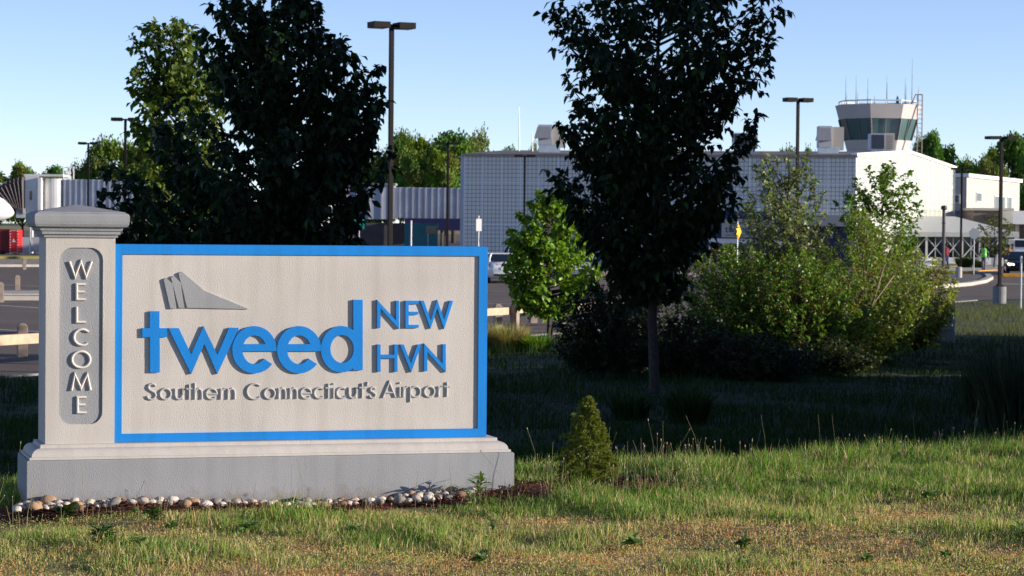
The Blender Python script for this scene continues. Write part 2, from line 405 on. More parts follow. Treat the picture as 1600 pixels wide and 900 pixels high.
def text_mesh(name, txt, size, x, z, y, m, parent, align='LEFT', depth=.01, sx=1.0):
    cu = bpy.data.curves.new(name, 'FONT'); cu.body = txt; cu.size = size; cu.extrude = depth / 2; cu.align_x = align
    ob = bpy.data.objects.new(name, cu); COL.objects.link(ob)
    dg = bpy.context.evaluated_depsgraph_get(); dg.update()
    me = bpy.data.meshes.new_from_object(ob.evaluated_get(dg))
    bpy.data.objects.remove(ob); bpy.data.curves.remove(cu)
    me.transform(Matrix(((sx, 0, 0, x), (0, 0, -1, y), (0, 1, 0, z), (0, 0, 0, 1))))
    me.name = name; me.materials.clear(); me.materials.append(m)
    return link(name, me, parent)
def arc(cx, cy, rx, ry, a0, a1, n=24):
    return [(cx + rx * math.cos(R_(a0 + (a1 - a0) * i / n)), cy + ry * math.sin(R_(a0 + (a1 - a0) * i / n))) for i in range(n + 1)]
def strokes(mb, paths, wd, dp, y):
    """raised lettering strokes with a ridged section; paths = (points, closed)"""
    sec = [(-.5, 0), (-.46, .55), (-.25, .92), (0, 1), (.25, .92), (.46, .55), (.5, 0)]
    for pts, closed in paths:
        P = [Vector((a, b)) for a, b in pts]
        if closed and (P[0] - P[-1]).length < 1e-6: P = P[:-1]
        n = len(P); rings = []
        for i in range(n):
            pr = P[(i - 1) % n] if closed or i > 0 else None; nx = P[(i + 1) % n] if closed or i < n - 1 else None
            d1 = (P[i] - pr).normalized() if pr is not None else None; d2 = (nx - P[i]).normalized() if nx is not None else None
            d1 = d1 or d2; d2 = d2 or d1
            d = (d1 + d2); d = d.normalized() if d.length > 1e-6 else d1
            k = 1 / max(.45, abs(d.dot(d1)))
            nn = Vector((-d.y, d.x)) * k
            rings.append([(P[i].x + nn.x * s_ * wd, y - t_ * dp, P[i].y + nn.y * s_ * wd) for s_, t_ in sec])
        if closed: rings.append(rings[0])
        mb.loft(rings, cap=not closed, closed=False)

# ------------------------------------------------------------ the ground
def grid_sheet(name, xs, ys, zf, m, kind='structure'):
    V = [(x, y, zf(x, y)) for y in ys for x in xs]; nx = len(xs)
    Q = [(j * nx + i, j * nx + i + 1, (j + 1) * nx + i + 1, (j + 1) * nx + i) for j in range(len(ys) - 1) for i in range(nx - 1)]
    o = np_mesh(name, np.array(V), [np.array(Q)], m, None, None, True); tag(o, kind=kind); return o
def mnoise(x, y):
    return .018 * math.sin(2.1 * x + 1.3 * math.sin(1.7 * y)) + .014 * math.sin(3.7 * y + 1.1 * x) + .008 * math.sin(9 * x + 4 * y) + .007 * math.sin(7 * y - 11 * x)
def gnear(x, y):
    z = gz(x, y)
    if y < 62 and y < line_y(x) - 1: z += mnoise(x, y) * (1 if y > 19 else .8)
    return z
xs = [-3000, -800, -300, -120, -60, -40, -30, -22, -16] + [round(-12 + .4 * i, 2) for i in range(76)] + [20, 24, 30, 40, 60, 90, 150, 400, 1000, 3000]
ys = [-300, -60, -20, 0, 5] + [8 + .35 * i for i in range(70)] + [33 + 1.5 * i for i in range(30)] + [80, 90, 100, 120, 150, 200, 250, 290, 330, 380, 430, 600, 1000, 2500, 5500]
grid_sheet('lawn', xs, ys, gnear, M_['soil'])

def quad_sheet(name, pts, z, m):
    mb = MB(); mb.add([(x, y, z) for x, y in pts], [tuple(range(len(pts)))]); o = mb.build(name, m); tag(o, kind='structure'); return o
LZ = -1.0
lot = quad_sheet('parking_lot', [(line_y_x, y) for line_y_x, y in ((-90, -118.5 + 150), (-8.75, 44), (94.2, 249.9), (-90, 249.9))], LZ, M_['asphalt'])
lot.data.clear_geometry()
mb = MB()
lot_pts = [(-60, 33), (-15, 33.5), (-8.75, 44.0), (18.0, 97.5), (21, 101), (60, 118), (110, 130), (110, 249.9), (-140, 249.9), (-140, 33)]
mb.add([(x, y, LZ) for x, y in lot_pts], [tuple(range(len(lot_pts)))])
bm = bmesh.new()
fv = [bm.verts.new((x, y, LZ)) for x, y in lot_pts]; bm.faces.new(fv); bmesh.ops.triangulate(bm, faces=bm.faces); bm.to_mesh(lot.data); bm.free()
grid_sheet('apron', [-200, 0, 200], [250, 290, 330, 380, 430], lambda x, y: gz(x, y) + .05, M_['asphalt'])
grid_sheet('airfield_grass', [-400, 0, 400], [430.3, 600, 1000], lambda x, y: gz(x, y) + .04, M_['dry_turf'])

def pl(pts, h, wd, name, m, z0=LZ, parent=None):
    """kerb-like bar following points on the ground"""
    mb = MB(); rings = []
    P = [Vector((p[0], p[1])) for p in pts]
    for i, p in enumerate(P):
        d = (P[min(i + 1, len(P) - 1)] - P[max(0, i - 1)]).normalized(); n = Vector((-d.y, d.x)) * wd / 2
        rings.append([(p.x - n.x, p.y - n.y, z0 - .15), (p.x - n.x, p.y - n.y, z0 + h), (p.x + n.x, p.y + n.y, z0 + h), (p.x + n.x, p.y + n.y, z0 - .15)])
    mb.loft(rings); return mb.build(name, m, parent)
k = pl([(-8.9, 43.6), (4, 69.4), (18.2, 97.8)], .02, .12, 'lawn_edging', M_['concrete_dark']); tag(k, kind='structure')
# painted lines on the parking lot (long stripes across the view)
mb = MB()
for (xa, ya, xb, yb) in ((0, 445, 60, 447), (0, 477, 60, 481), (0, 515, 62, 518), (757, 474, 800, 475), (830, 444, 900, 446), (757, 455, 782, 455.5), (905, 468, 1010, 471), (1060, 452, 1120, 455)):
    a = atz(xa, ya, LZ + .006); b = atz(xb, yb, LZ + .006); d = (b - a).normalized(); n = Vector((-d.y, d.x, 0)) * .09
    ext = d * 3 if xa < 100 else d * .2
    mb.add([a - ext - n, b + ext - n, b + ext + n, a - ext + n], [(0, 1, 2, 3)])
a = atz(1560, 443.5, LZ + .006)
mb.box(a.x, a.x + 14, a.y - .3, a.y + .3, LZ + .002, LZ + .008)
o = mb.build('road_markings', M_['line']); tag(o, kind='structure')

# gravel strips and islands
def island(name, px0, px1, ytop, ybot, mfill, kerb=True, h=.12):
    c = [atz(px0, ybot, LZ), atz(px1, ybot, LZ), atz(px1, ytop, LZ), atz(px0, ytop, LZ)]
    mb = MB(); mb.prism([(p.x, p.y) for p in c], LZ - .2, LZ + h); o = mb.build(name, mfill); tag(o, kind='structure')
    if kerb:
        q = pl([(c[0].x, c[0].y - .1), (c[1].x, c[1].y - .1)], h + .03, .2, name + '_kerb', M_['concrete']); tag(q, kind='structure')
    return o
island('gravel_strip', -400, 140, 407.5, 417, M_['gravel'])
island('grass_verge', -400, 330, 401.5, 404.5, M_['dry_turf'], False, .2)
island('gravel_island', -300, 110, 458, 469, M_['gravel'])
mb = MB(); c = [atz(-300, 466, LZ), atz(150, 466, LZ), atz(150, 461, LZ), atz(-300, 461, LZ)]
mb.prism([(p.x, p.y) for p in c], LZ, LZ + .16); o = mb.build('island_path', M_['concrete']); tag(o, kind='structure')
c = [atz(930, 434, LZ), atz(1100, 436, LZ), atz(1100, 429, LZ), atz(930, 427, LZ)]
mb = MB(); mb.prism([(p.x, p.y) for p in c], LZ, LZ + .12); o = mb.build('crossing_pavement', mat('pink_concrete', (.42, .27, .24), .85, .1, 1)); tag(o, kind='structure')

# right side: sidewalk, lawn, gravel island with curved kerb, yellow kerb
def gp(px, py, z=LZ): p = atz(px, py, z); return (p.x, p.y)
mb = MB(); mb.prism([gp(1380, 426), gp(1562, 428), gp(1562, 407), gp(1380, 407)], LZ - .1, LZ + .13); o = mb.build('pavement', M_['concrete']); tag(o, kind='structure')
mb = MB(); mb.prism([gp(1380, 420), gp(1470, 421), gp(1535, 416), gp(1560, 407), gp(1380, 407)], LZ - .1, LZ + .17); o = mb.build('building_lawn', M_['dry_turf']); tag(o, kind='structure')
o = pl([gp(1470, 427.5), gp(1510, 428), gp(1559, 425)], .17, .3, 'yellow_kerb', M_['yellow_curb']); tag(o, kind='structure')
isl = [gp(1360, 452), gp(1470, 449), gp(1510, 446), gp(1535, 441), gp(1546, 436), gp(1540, 432), gp(1500, 431), gp(1360, 432)]
mb = MB(); mb.prism(isl, LZ - .1, LZ + .12); o = mb.build('gravel_bed', M_['gravel_dark']); tag(o, kind='structure')
o = pl([gp(1360, 453), gp(1470, 450), gp(1512, 446.5), gp(1536, 442), gp(1547, 436.5), gp(1543, 432)], .17, .35, 'curved_kerb', M_['concrete']); tag(o, kind='structure')

# ------------------------------------------------------------ WELCOME SIGN
YAW = R_(16.5)
SL = Vector((-2.404, 15.1, 0))
ux = Vector((math.cos(YAW), math.sin(YAW), 0)); uy = Vector((-math.sin(YAW), math.cos(YAW), 0))
def sg(px, py, off=0.0):
    """point of the sign's front plane (its own x, z) seen at a place in the photograph"""
    d = ray(px, py); o_ = SL + uy * off
    t = (o_ - CL).dot(uy) / d.dot(uy); q = CL + d * t - o_
    return (q.dot(ux), q.z)
sign = empty('welcome_sign', SL, YAW, 'grey and beige stucco airport welcome sign with blue raised lettering on its panel', 'sign')
W_ = sg(758.5, 530)[0]
ZT, ZB = 1.574, .374
x0, x1 = 0.0, W_
mb = MB(); mb.box(x0 + .002, x1, .0125, .30, ZB - .05, ZT - .003); mb.build('panel', M_['beige'], sign)
bl, br, bt, bb = .046, .046, .058, .052
fr = [[(x0, ZB), (x1, ZB), (x1, ZT), (x0, ZT)], [(x0 + bl, ZB + bb), (x1 - br, ZB + bb), (x1 - br, ZT - bt), (x0 + bl, ZT - bt)]]
flat_mesh('frame', fr, 0.0, .0123, M_['blue'], sign)
mb = MB(); mb.box(x1 + .0005, x1 + .012, .002, .298, ZB, ZT); mb.build('frame_edge', M_['blue'], sign)
mb = MB(); mb.box(x0 + .001, x1 + .0118, .0135, .297, ZT - .002, ZT + .001); mb.build('frame_top', M_['blue'], sign)
# pillar
PW = .415; PF = -.03; PB = .385
px0 = -PW
slot_l = sg(92.5, 520, PF)[0]; slot_r = sg(160.5, 520, PF)[0]; slot_t = sg(125, 387, PF)[1]; slot_b = sg(127, 663, PF)[1]
rr = .075
slot = arc(slot_r - rr, slot_t - rr, rr, rr, 0, 90, 8) + arc(slot_l + rr, slot_t - rr, rr, rr, 90, 180, 8) + arc(slot_l + rr, slot_b + rr, rr, rr, 180, 270, 8) + arc(slot_r - rr, slot_b + rr, rr, rr, 270, 360, 8)
PT = 1.63
pil = flat_mesh('pillar', [[(px0, ZB - .02), (-.001, ZB - .02), (-.001, PT), (px0, PT)], slot], PF, PF + .0095, M_['beige'], sign)
mb = MB(); mb.box(px0 + .001, -.002, PF + .0110, PB, ZB - .05, PT); mb.build('pillar_core', M_['beige'], pil)
big = [(x, z) for x, z in arc(slot_r - rr, slot_t - rr, rr + .01, rr + .01, 0, 90, 8) + arc(slot_l + rr, slot_t - rr, rr + .01, rr + .01, 90, 180, 8) + arc(slot_l + rr, slot_b + rr, rr + .01, rr + .01, 180, 270, 8) + arc(slot_r - rr, slot_b + rr, rr + .01, rr + .01, 270, 360, 8)]
flat_mesh('recess', [big], PF + .0097, PF + .0107, M_['grey'], pil)
# the cap
def rring(ex, z, bx0=px0, bx1=0.0, by0=PF, by1=PB, exr=None):
    e2 = ex if exr is None else exr
    return [(bx0 - ex, by0 - ex, z), (bx1 + e2, by0 - ex, z), (bx1 + e2, by1 + ex, z), (bx0 - ex, by1 + ex, z)]
mb = MB()
mb.loft([rring(.012, 1.615), rring(.012, 1.633), rring(.026, 1.634), rring(.026, 1.65), rring(.036, 1.655), rring(.040, 1.672), rring(.05, 1.674), rring(.064, 1.68), rring(.072, 1.695),
         rring(.075, 1.715), rring(.075, 1.745), rring(.068, 1.757), rring(.056, 1.762), rring(.05, 1.768), [(px0 / 2 - .02, (PF + PB) / 2 - .02, 1.812), (px0 / 2 + .02, (PF + PB) / 2 - .02, 1.812), (px0 / 2 + .02, (PF + PB) / 2 + .02, 1.812), (px0 / 2 - .02, (PF + PB) / 2 + .02, 1.812)]])
mb.build('cap', M_['grey'], sign)
# moulding and plinth
def br_(e, z): return rring(e, z, px0, x1, PF, .33, e + .035)
rings = [br_(.0, .372), br_(.03, .371), br_(.032, .352)]
for i in range(7):
    a = R_(90 * i / 6); rings.append(br_(.036 + .052 * math.sin(a), .302 + .048 * math.cos(a)))
rings += [br_(.100, .301), br_(.102, .286), br_(.05, .284)]
mb = MB(); mb.loft(rings); mb.build('moulding', M_['beige'], sign)
mb = MB(); mb.loft([br_(.118, -.3), br_(.118, .278), br_(.112, .284)]); mb.build('plinth', M_['grey'], sign)

# raised letters: outlines read off the photograph, in the panel's own plane
PAN = .0127
TH = .015
def z1(x, y): return sg(200 + x / 4.736, 450 + y / 4.736, PAN - TH)
def z2(x, y): return sg(460 + x / 4.736, 450 + y / 4.736, PAN - TH)
def conv(f, pts): return [f(x, y) for x, y in pts]
def letter(name, ols, f, m, th=TH):
    flat_mesh(name, [conv(f, o_) for o_ in ols], PAN - th, PAN - .0005, m, sign)
tL = [(162, 172), (233, 172), (233, 297), (290, 297), (290, 363), (235, 363), (236, 625), (164, 625), (163, 363), (106, 363), (106, 297), (162, 297)]
wL = [(300, 297), (376, 297), (468, 492), (560, 283), (662, 497), (748, 294), (822, 294), (661, 637), (565, 414), (468, 637)]
def eL(dx, cx=936, cy=457, rx=164, ry=175, ix=88, iy=106):
    cx += dx
    # image y goes down: angle positive = down
    ob, ib = 415, 467
    a0 = math.degrees(math.asin((ib - cy) / ry))
    outer = [(cx + rx * math.cos(R_(a)), cy + ry * math.sin(R_(a))) for a in np.linspace(a0, -323, 60)]
    inner = [(cx + ix * math.cos(R_(a)), cy + iy * math.sin(R_(a))) for a in np.linspace(38, 180 - math.degrees(math.asin((ib - cy) / iy)), 24)]
    o_ = outer + inner + [(cx - ix * .99, ib)]
    a1 = math.degrees(math.asin((cy - ob) / iy))
    hole = [(cx + ix * math.cos(R_(a)), cy - iy * math.sin(R_(a))) for a in np.linspace(a1, 180 - a1, 26)]
    return [o_, hole]
letter('letter', [tL], z1, M_['blue']); letter('letter', [wL], z1, M_['blue'])
letter('letter', eL(0), z1, M_['blue']); letter('letter', eL(331), z1, M_['blue'])
a0 = math.degrees(math.acos((436 - 348) / 152))
dL = [(436, 453 - 172 * math.sin(R_(a0)) + 0)] + [(348 + 152 * math.cos(R_(a)), 453 - 172 * math.sin(R_(a))) for a in np.linspace(a0, 360 - a0, 60)] + [(436, 610), (506, 608), (506, 87), (436, 87)]
dH = [(353 + 86 * math.cos(R_(a)), 451 - 103 * math.sin(R_(a))) for a in np.linspace(0, 352, 44)]
letter('letter', [dL[1:], dH], z2, M_['blue'])
for pts in ([(612, 88), (752, 240), (752, 94), (775, 94), (775, 303), (638, 150), (637, 296), (612, 296)],
            [(822, 94), (920, 94), (920, 118), (846, 118), (846, 175), (918, 175), (918, 197), (846, 197), (846, 272), (920, 272), (920, 295), (822, 295)],
            [(932, 94), (958, 94), (1010, 242), (1058, 88), (1108, 238), (1150, 94), (1176, 94), (1108, 304), (1057, 150), (1008, 302)],
            [(613, 418), (638, 418), (638, 493), (740, 493), (740, 418), (764, 418), (764, 620), (740, 620), (740, 520), (638, 520), (638, 620), (613, 620)],
            [(782, 418), (810, 418), (863, 560), (912, 418), (940, 418), (864, 624)],
            [(960, 410), (1097, 560), (1097, 416), (1121, 416), (1121, 624), (985, 472), (984, 615), (960, 615)]):
    letter('letter', [pts], z2, M_['blue'])
def z3(x, y): return sg(180 + x / 2.903, 370 + y / 2.903, PAN - .012)
for pts in ([(287, 165), (303, 158), (405, 245), (608, 328), (326, 322)], [(253, 185), (265, 177), (297, 206), (314, 323), (289, 322)], [(220, 194), (232, 187), (260, 212), (278, 325), (250, 326)]):
    flat_mesh('tail_fin_emblem', [conv(z3, pts)], PAN - .013, PAN - .0005, M_['grey'], sign)

def gl(ch):
    E = lambda cx, cy, rx, ry, a, b, n=20: arc(cx, cy, rx, ry, a, b, n)
    Sp = [(.74, 1.2), (.63, 1.36), (.42, 1.42), (.2, 1.34), (.12, 1.12), (.2, .92), (.42, .78), (.66, .62), (.76, .38), (.64, .1), (.38, 0), (.14, .08), (.02, .3)]
    G = {'S': ([(Sp, False)], .88), 'o': ([(E(.5, .5, .45, .48, 0, 360), True)], 1.02),
         'u': ([([(.1, 1), (.1, .4), (.17, .14), (.4, .02), (.62, .14), (.7, .4), (.7, 1)], False), ([(.7, 1), (.7, 0)], False)], .86),
         't': ([([(.25, 1.38), (.25, 0)], False), ([(0, .96), (.5, .96)], False)], .52),
         'h': ([([(.1, 1.5), (.1, 0)], False), ([(.1, .5), (.2, .86), (.42, .98), (.62, .86), (.68, .6), (.68, 0)], False)], .84),
         'n': ([([(.1, 1), (.1, 0)], False), ([(.1, .5), (.2, .86), (.42, .98), (.62, .86), (.68, .6), (.68, 0)], False)], .84),
         'e': ([([(.06, .5)] + [(.93, .5)] + E(.5, .5, .44, .48, 8, 318), False)], 1.0),
         'r': ([([(.1, 1), (.1, 0)], False), ([(.1, .5), (.2, .85), (.45, .97)], False)], .5),
         'C': ([(E(.72, .71, .66, .71, 48, 312, 24), False)], 1.28), 'c': ([(E(.5, .5, .45, .48, 48, 312), False)], .88),
         'i': ([([(.1, .98), (.1, 0)], False), ([(.1, 1.28), (.1, 1.42)], False)], .28),
         "'": ([([(.12, 1.5), (.08, 1.12)], False)], .24), 's': ([([(x * .72, y * .69) for x, y in Sp], False)], .66),
         'A': ([([(0, 0), (.55, 1.42), (1.1, 0)], False), ([(.2, .45), (.9, .45)], False)], 1.14),
         'p': ([([(.1, 1), (.1, -.45)], False), (E(.55, .5, .44, .48, 0, 360), True)], 1.08), ' ': ([], .4)}
    return G[ch]
def word(txt, xa, xb, base, xh, y, wd, dp, m, rise=0.0):
    tot = sum(gl(c)[1] for c in txt[:-1]); last = gl(txt[-1])
    lw = max((p[0] for pa, _ in last[0] for p in pa))
    k = (xb - xa) / ((tot + lw) * xh); x = xa
    for c in txt:
        g, adv = gl(c)
        mb = MB(); strokes(mb, [([(x + px * xh * min(k, 1.1), base + py * xh + rise * (x - xa)) for px, py in pa], cl) for pa, cl in g], wd, dp, y)
        mb.build('letter', m, sign, smooth=False)
        x += adv * xh * k
pa_ = sg(229, 624, PAN); pb_ = sg(369, 623.8, PAN); pc_ = sg(384.5, 623.6, PAN); pd_ = sg(588, 621.5, PAN); pe_ = sg(598, 621, PAN); pf_ = sg(704, 619.6, PAN)
XH = sg(300, 606, PAN)[1] - sg(300, 623.5, PAN)[1]
for txt, a, b in (('Southern', pa_, pb_), ("Connecticut's", pc_, pd_), ('Airport', pe_, pf_)):
    word(txt, a[0], b[0], a[1] , XH * .97, PAN, .0135, .0115, M_['letter_grey'], (b[1] - a[1]) / (b[0] - a[0]))
# WELCOME on the pillar
def wz(x, y): return sg(80 + x / 3.1, 380 + y / 3.1, PF + .01)
for pts, cl in (([[(88, 88), (115, 162), (143, 90), (168, 162), (195, 88)]], 0), ([[(166, 199), (123, 199), (123, 272), (166, 272)], [(123, 235), (160, 235)]], 0), ([[(123, 308), (123, 382), (167, 382)]], 0),
                ([[(182, 428)] + [(149 + 39 * math.cos(R_(a)), 455 + 38 * math.sin(R_(a))) for a in np.linspace(-48, -312, 22)]], 0),
                ([[(144 + 44 * math.cos(R_(a)), 563 + 39 * math.sin(R_(a))) for a in np.linspace(0, 360, 30)]], 1),
                ([[(98, 712), (114, 636), (144, 700), (174, 636), (190, 712)]], 0), ([[(170, 746), (127, 746), (127, 820), (170, 820)], [(127, 782), (164, 782)]], 0)):
    mb = MB(); strokes(mb, [(conv(wz, p), bool(cl)) for p in pts], .0155, .0145, PF + .0099)
    mb.build('letter', M_['letter_white'], sign)

def sl(x, y): p = SL + ux * x + uy * y; return p   # sign-local to world
# ------------------------------------------------------------ mulch bed and river stones
mb = MB(); NB = 60; top = []; rows = []
for j in range(7):
    for i in range(NB):
        lx = -.75 + 4.5 * i / (NB - 1); fy = j / 6
        front = -.55 - .06 * math.sin(i * .9) - .05 * math.sin(i * .37) + (.1 if i > 42 else 0)
        ly = -.05 * (1 - fy) + fy * front if lx < 2.55 else (.55 * (1 - fy) + fy * (front))
        p = sl(lx, ly); zz = gnear(p.x, p.y) + .022 * math.sin(math.pi * min(1, fy * 1.15)) - (.04 if j in (6,) else 0) + .008
        if i in (0, NB - 1): zz -= .05
        rows.append((p.x, p.y, zz))
Q = [(j * NB + i, j * NB + i + 1, (j + 1) * NB + i + 1, (j + 1) * NB + i) for j in range(6) for i in range(NB - 1)]
mb.add(rows, Q); o = mb.build('mulch_bed', M_['mulch'], smooth=True); tag(o, kind='structure')
def in_bed(x, y):
    v = Vector((x, y, 0)) - SL; a, b = v.dot(ux), v.dot(uy)
    return -.7 < a < 3.7 and -.5 < b < (.5 if a > 2.55 else 0)
n = 9000
lx = RNG.uniform(-.7, 3.65, n); ly = np.where(lx > 2.55, RNG.uniform(-.5, .5, n), RNG.uniform(-.5, -.13, n))
P = np.array([[*(sl(a, b).xy), 0] for a, b in zip(lx, ly)]); P[:, 2] = [gnear(x, y) + .03 + random.uniform(-.006, .016) for x, y in P[:, :2]]
D = RNG.normal(0, 1, (n, 3)); D[:, 2] *= .25
o = quadleaves('mulch_chips', P, D, RNG.normal(0, 1, (n, 3)) * .4 + np.array([0, 0, 1]), RNG.uniform(.015, .05, n), RNG.uniform(.004, .012, n), colvar(n, (.13, .045, .028), .55, .2), leafmat('mulch_chip', 0, .9, .1)); tag(o, kind='stuff')
stone_me = []
for k in range(6):
    bm = bmesh.new(); bmesh.ops.create_icosphere(bm, subdivisions=3, radius=1)
    rs = random.Random(k); ph = [rs.uniform(0, 6) for _ in range(6)]
    for v in bm.verts:
        c = v.co; f = 1 + .10 * math.sin(2.1 * c.x + ph[0]) * math.cos(1.7 * c.y + ph[1]) + .07 * math.sin(3.1 * c.z + ph[2] + c.x * 2)
        v.co = Vector((c.x * f * (1.25 if k % 2 else 1.05), c.y * f, c.z * f * .72))
    for mi in range(5):
        me = bpy.data.meshes.new('river_stone'); bm.to_mesh(me); me.materials.append(STONES[mi]); me.polygons.foreach_set('use_smooth', [True] * len(me.polygons)); stone_me.append((k, mi, me))
    bm.free()
rs = random.Random(11); placed = []
for i in range(185):
    for _ in range(30):
        if i < 150: lx_ = rs.uniform(-.62, 2.15)
        elif i < 166: lx_ = rs.uniform(-.62, -.2)
        else: lx_ = rs.uniform(1.7, 2.2)
        dpt = .07 + rs.random() ** 1.2 * .20; ly_ = PF - .118 - dpt + .03
        r = rs.uniform(.015, .036) * (1.45 if rs.random() < .12 else 1)
        lvl = 0
        ok = all((lx_ - a) ** 2 + (ly_ - b) ** 2 > ((r + c) * .92) ** 2 for a, b, c in placed)
        if ok: break
    if not ok: continue
    placed.append((lx_, ly_, r)); p = sl(lx_, ly_)
    mi = rs.choices(range(5), [.38, .22, .14, .18, .08])[0]; me = rs.choice([m_ for k_, mm, m_ in stone_me if mm == mi])
    o = bpy.data.objects.new('river_stone', me); COL.objects.link(o); o.location = (p.x, p.y, gnear(p.x, p.y) + .034 + r * .42 + .03 * max(0, .2 - dpt)); o.scale = (r, r, r)
    o.rotation_euler = (rs.uniform(-.3, .3), rs.uniform(-.3, .3), rs.uniform(0, 6.3))
    tag(o, 'rounded river stone in the row along the foot of the welcome sign', 'stone', 'river stones along the foot of the sign')

# ------------------------------------------------------------ grass
def patch(x, y):   # dry patches: 0 green .. 1 dry
    v = .5 + .35 * np.sin(1.9 * x + 1.1 * np.sin(1.3 * y + .5)) * np.cos(2.3 * y + .7 * x) + .25 * np.sin(5.1 * x + 2 * y) * np.sin(4.3 * y - x)
    v = .5 + (v - .5) * 1.25 + .6 * (14.1 - y) / 2.2 - .14 + .45 * np.exp(-((x - 3.6) / 1.6) ** 2 - ((y - 17.6) / 1.1) ** 2) + .3 * np.exp(-((x + .2) / 1.2) ** 2 - ((y - 14.2) / .5) ** 2)
    return np.clip(v, 0, 1)
def gnearv(P):
    return np.array([gnear(x, y) for x, y in P[:, :2]])
def samp(n, y0, y1, kx=.235, add=.4, pw=1.0):
    y = y0 + (y1 - y0) * RNG.uniform(0, 1, n) ** pw; x = RNG.uniform(-1, 1, n) * (kx * y + add)
    return np.stack([x, y, 0 * x], 1)
def keep_off(P):
    v = P - np.array(SL); a = v @ np.array(ux); b = v @ np.array(uy)
    k = ~((a > px0 - .1) & (a < x1 + .17) & (b > -.13) & (b < .47))
    bed = (a > -.68) & (a < 3.6) & (b > -.50) & (b < np.where(a > 2.55, .5, .0))
    return k & (~bed | (RNG.uniform(0, 1, len(P)) < .035))
G1 = (.125, .235, .045); G2 = (.32, .36, .11); TAN = (.66, .52, .27)
P = samp(270000, 11.3, 20.0); P = P[keep_off(P)]
pt = patch(P[:, 0], P[:, 1]); n = len(P); k = RNG.uniform(0, 1, n) > pt * .72; P = P[k]; pt = pt[k]; n = len(P)
P[:, 2] = gnearv(P) - .004
clump = np.clip(.42 + .38 * np.sin(P[:, 0] * 7 + 2 * np.sin(P[:, 1] * 5)) * np.sin(P[:, 1] * 8 + P[:, 0] * 3) + .35 * np.sin(P[:, 0] * 2.3 + 1.4) * np.sin(P[:, 1] * 2.9 + .6), 0, 1.15)
H = (.04 + .085 * clump ** 1.3 * (1 - .6 * pt)) * RNG.uniform(.5, 1.6, n) * (1 - .5 * pt)
H *= np.where((P[:, 1] > 17) , 1.25, 1)
qv = (P - np.array(SL)) @ np.array(uy); qu = (P - np.array(SL)) @ np.array(ux); H *= np.where((qv > -.95) & (qv < 0) & (qu > -.8) & (qu < 2.6), .5, 1)
mixv = np.clip(pt + RNG.normal(0, .25, n), 0, 1)[:, None]
C = (np.array(G1) * (1 - mixv) + np.array(G2) * mixv) * RNG.uniform(.6, 1.5, (n, 1))
s_ = RNG.uniform(0, 1, n) < (.14 + .35 * pt); C[s_] = np.array(TAN) * RNG.uniform(.6, 1.2, (s_.sum(), 1))
o = blades('lawn_grass', P, H, RNG.uniform(.003, .0065, n), np.abs(RNG.normal(0, .42, n)) + .1, C, GM); tag(o, kind='stuff')
# dry florets and crumbly moss in the parched patches
P = samp(230000, 11.3, 18.5, pw=1.2); P = P[keep_off(P)]; pt = patch(P[:, 0], P[:, 1]); P = P[RNG.uniform(0, 1, len(P)) < pt ** 1.3]; n = len(P)
P[:, 2] = gnearv(P) + RNG.uniform(0, .035, n) ** 1.0
D = RNG.normal(0, 1, (n, 3)); D[:, 2] += .3
cl = .5 + .5 * np.sin(P[:, 0] * 9 + 3 * np.sin(P[:, 1] * 6))
C = np.array((.74, .53, .25))[None] * (1 - cl[:, None]) + np.array((.68, .36, .15))[None] * cl[:, None]
C = np.clip(C * RNG.uniform(.5, 1.2, (n, 1)), 0, .9); gk = RNG.uniform(0, 1, n) < np.clip(.3 + .45 * np.sin(P[:, 0] * 3.1 + 1) * np.sin(P[:, 1] * 4.3 + .4), .05, .8); C[gk] = np.array((.33, .40, .10)) * RNG.uniform(.5, 1.4, (gk.sum(), 1))
o = quadleaves('dry_ground_cover', P, D, RNG.normal(0, 1, (n, 3)), RNG.uniform(.005, .014, n), RNG.uniform(.003, .008, n), C, GM); tag(o, kind='stuff')
# tall flowering stalks with brown heads
n = 450; P = samp(n, 12.5, 19.4, pw=.45); P = P[keep_off(P)]
ex = []
for i in range(120):
    q = sl(random.uniform(-.8, 3.8), -.62 + random.gauss(0, .12)); ex.append((q.x, q.y, 0))
for i in range(430):
    x = random.choice([random.uniform(.2, 4.6), random.gauss(1.0, .35), random.gauss(2.6, .5), random.gauss(3.9, .3)]); ex.append((x, 16.6 + .3 * x + random.uniform(-1.6, 1.2), 0))
for i in range(30):
    ex.append((random.uniform(.15, .9), random.uniform(15.3, 16.6), 0))
for i in range(90):
    ex.append((random.uniform(-4.4, -3.2), random.uniform(15.0, 17.6), 0))
P = np.concatenate([P, np.array(ex)]); n = len(P); P[:, 2] = gnearv(P)
H = RNG.uniform(.03, .20, n) * np.where(RNG.uniform(0, 1, n) < .14, 1.8, 1); az = RNG.uniform(0, 6.28, n); ln = np.abs(RNG.normal(0, .22, n))
V = []; T = []; Cc = []
tip = P + np.stack([np.cos(az) * H * ln, np.sin(az) * H * ln, H], 1); midp = P + np.stack([np.cos(az) * H * ln * .3, np.sin(az) * H * ln * .3, H * .55], 1)
mb = MB(); hb = MB()
for i in range(n):
    mb.tube([P[i], midp[i], tip[i]], [.0016, .0013, .001], 3, False)
    if random.random() < .4:
        hh = random.uniform(.008, .02); d = Vector((math.cos(az[i]) * ln[i], math.sin(az[i]) * ln[i], 1)).normalized(); t0 = Vector(tip[i]); r = random.uniform(.0025, .0048)
        hb.tube([t0 - d * .002, t0 + d * hh * .4, t0 + d * hh], [r * .5, r, r * .3], 5)
st = mb.build('tall_grass_stalks', mat('stalk', (.20, .22, .07), .7, .3, 5, col2=(.32, .24, .12))); tag(st, kind='stuff')
hd = hb.build('seed_heads', mat('seed_head', (.26, .15, .09), .8, .3, 50, col2=(.45, .36, .26)), st)

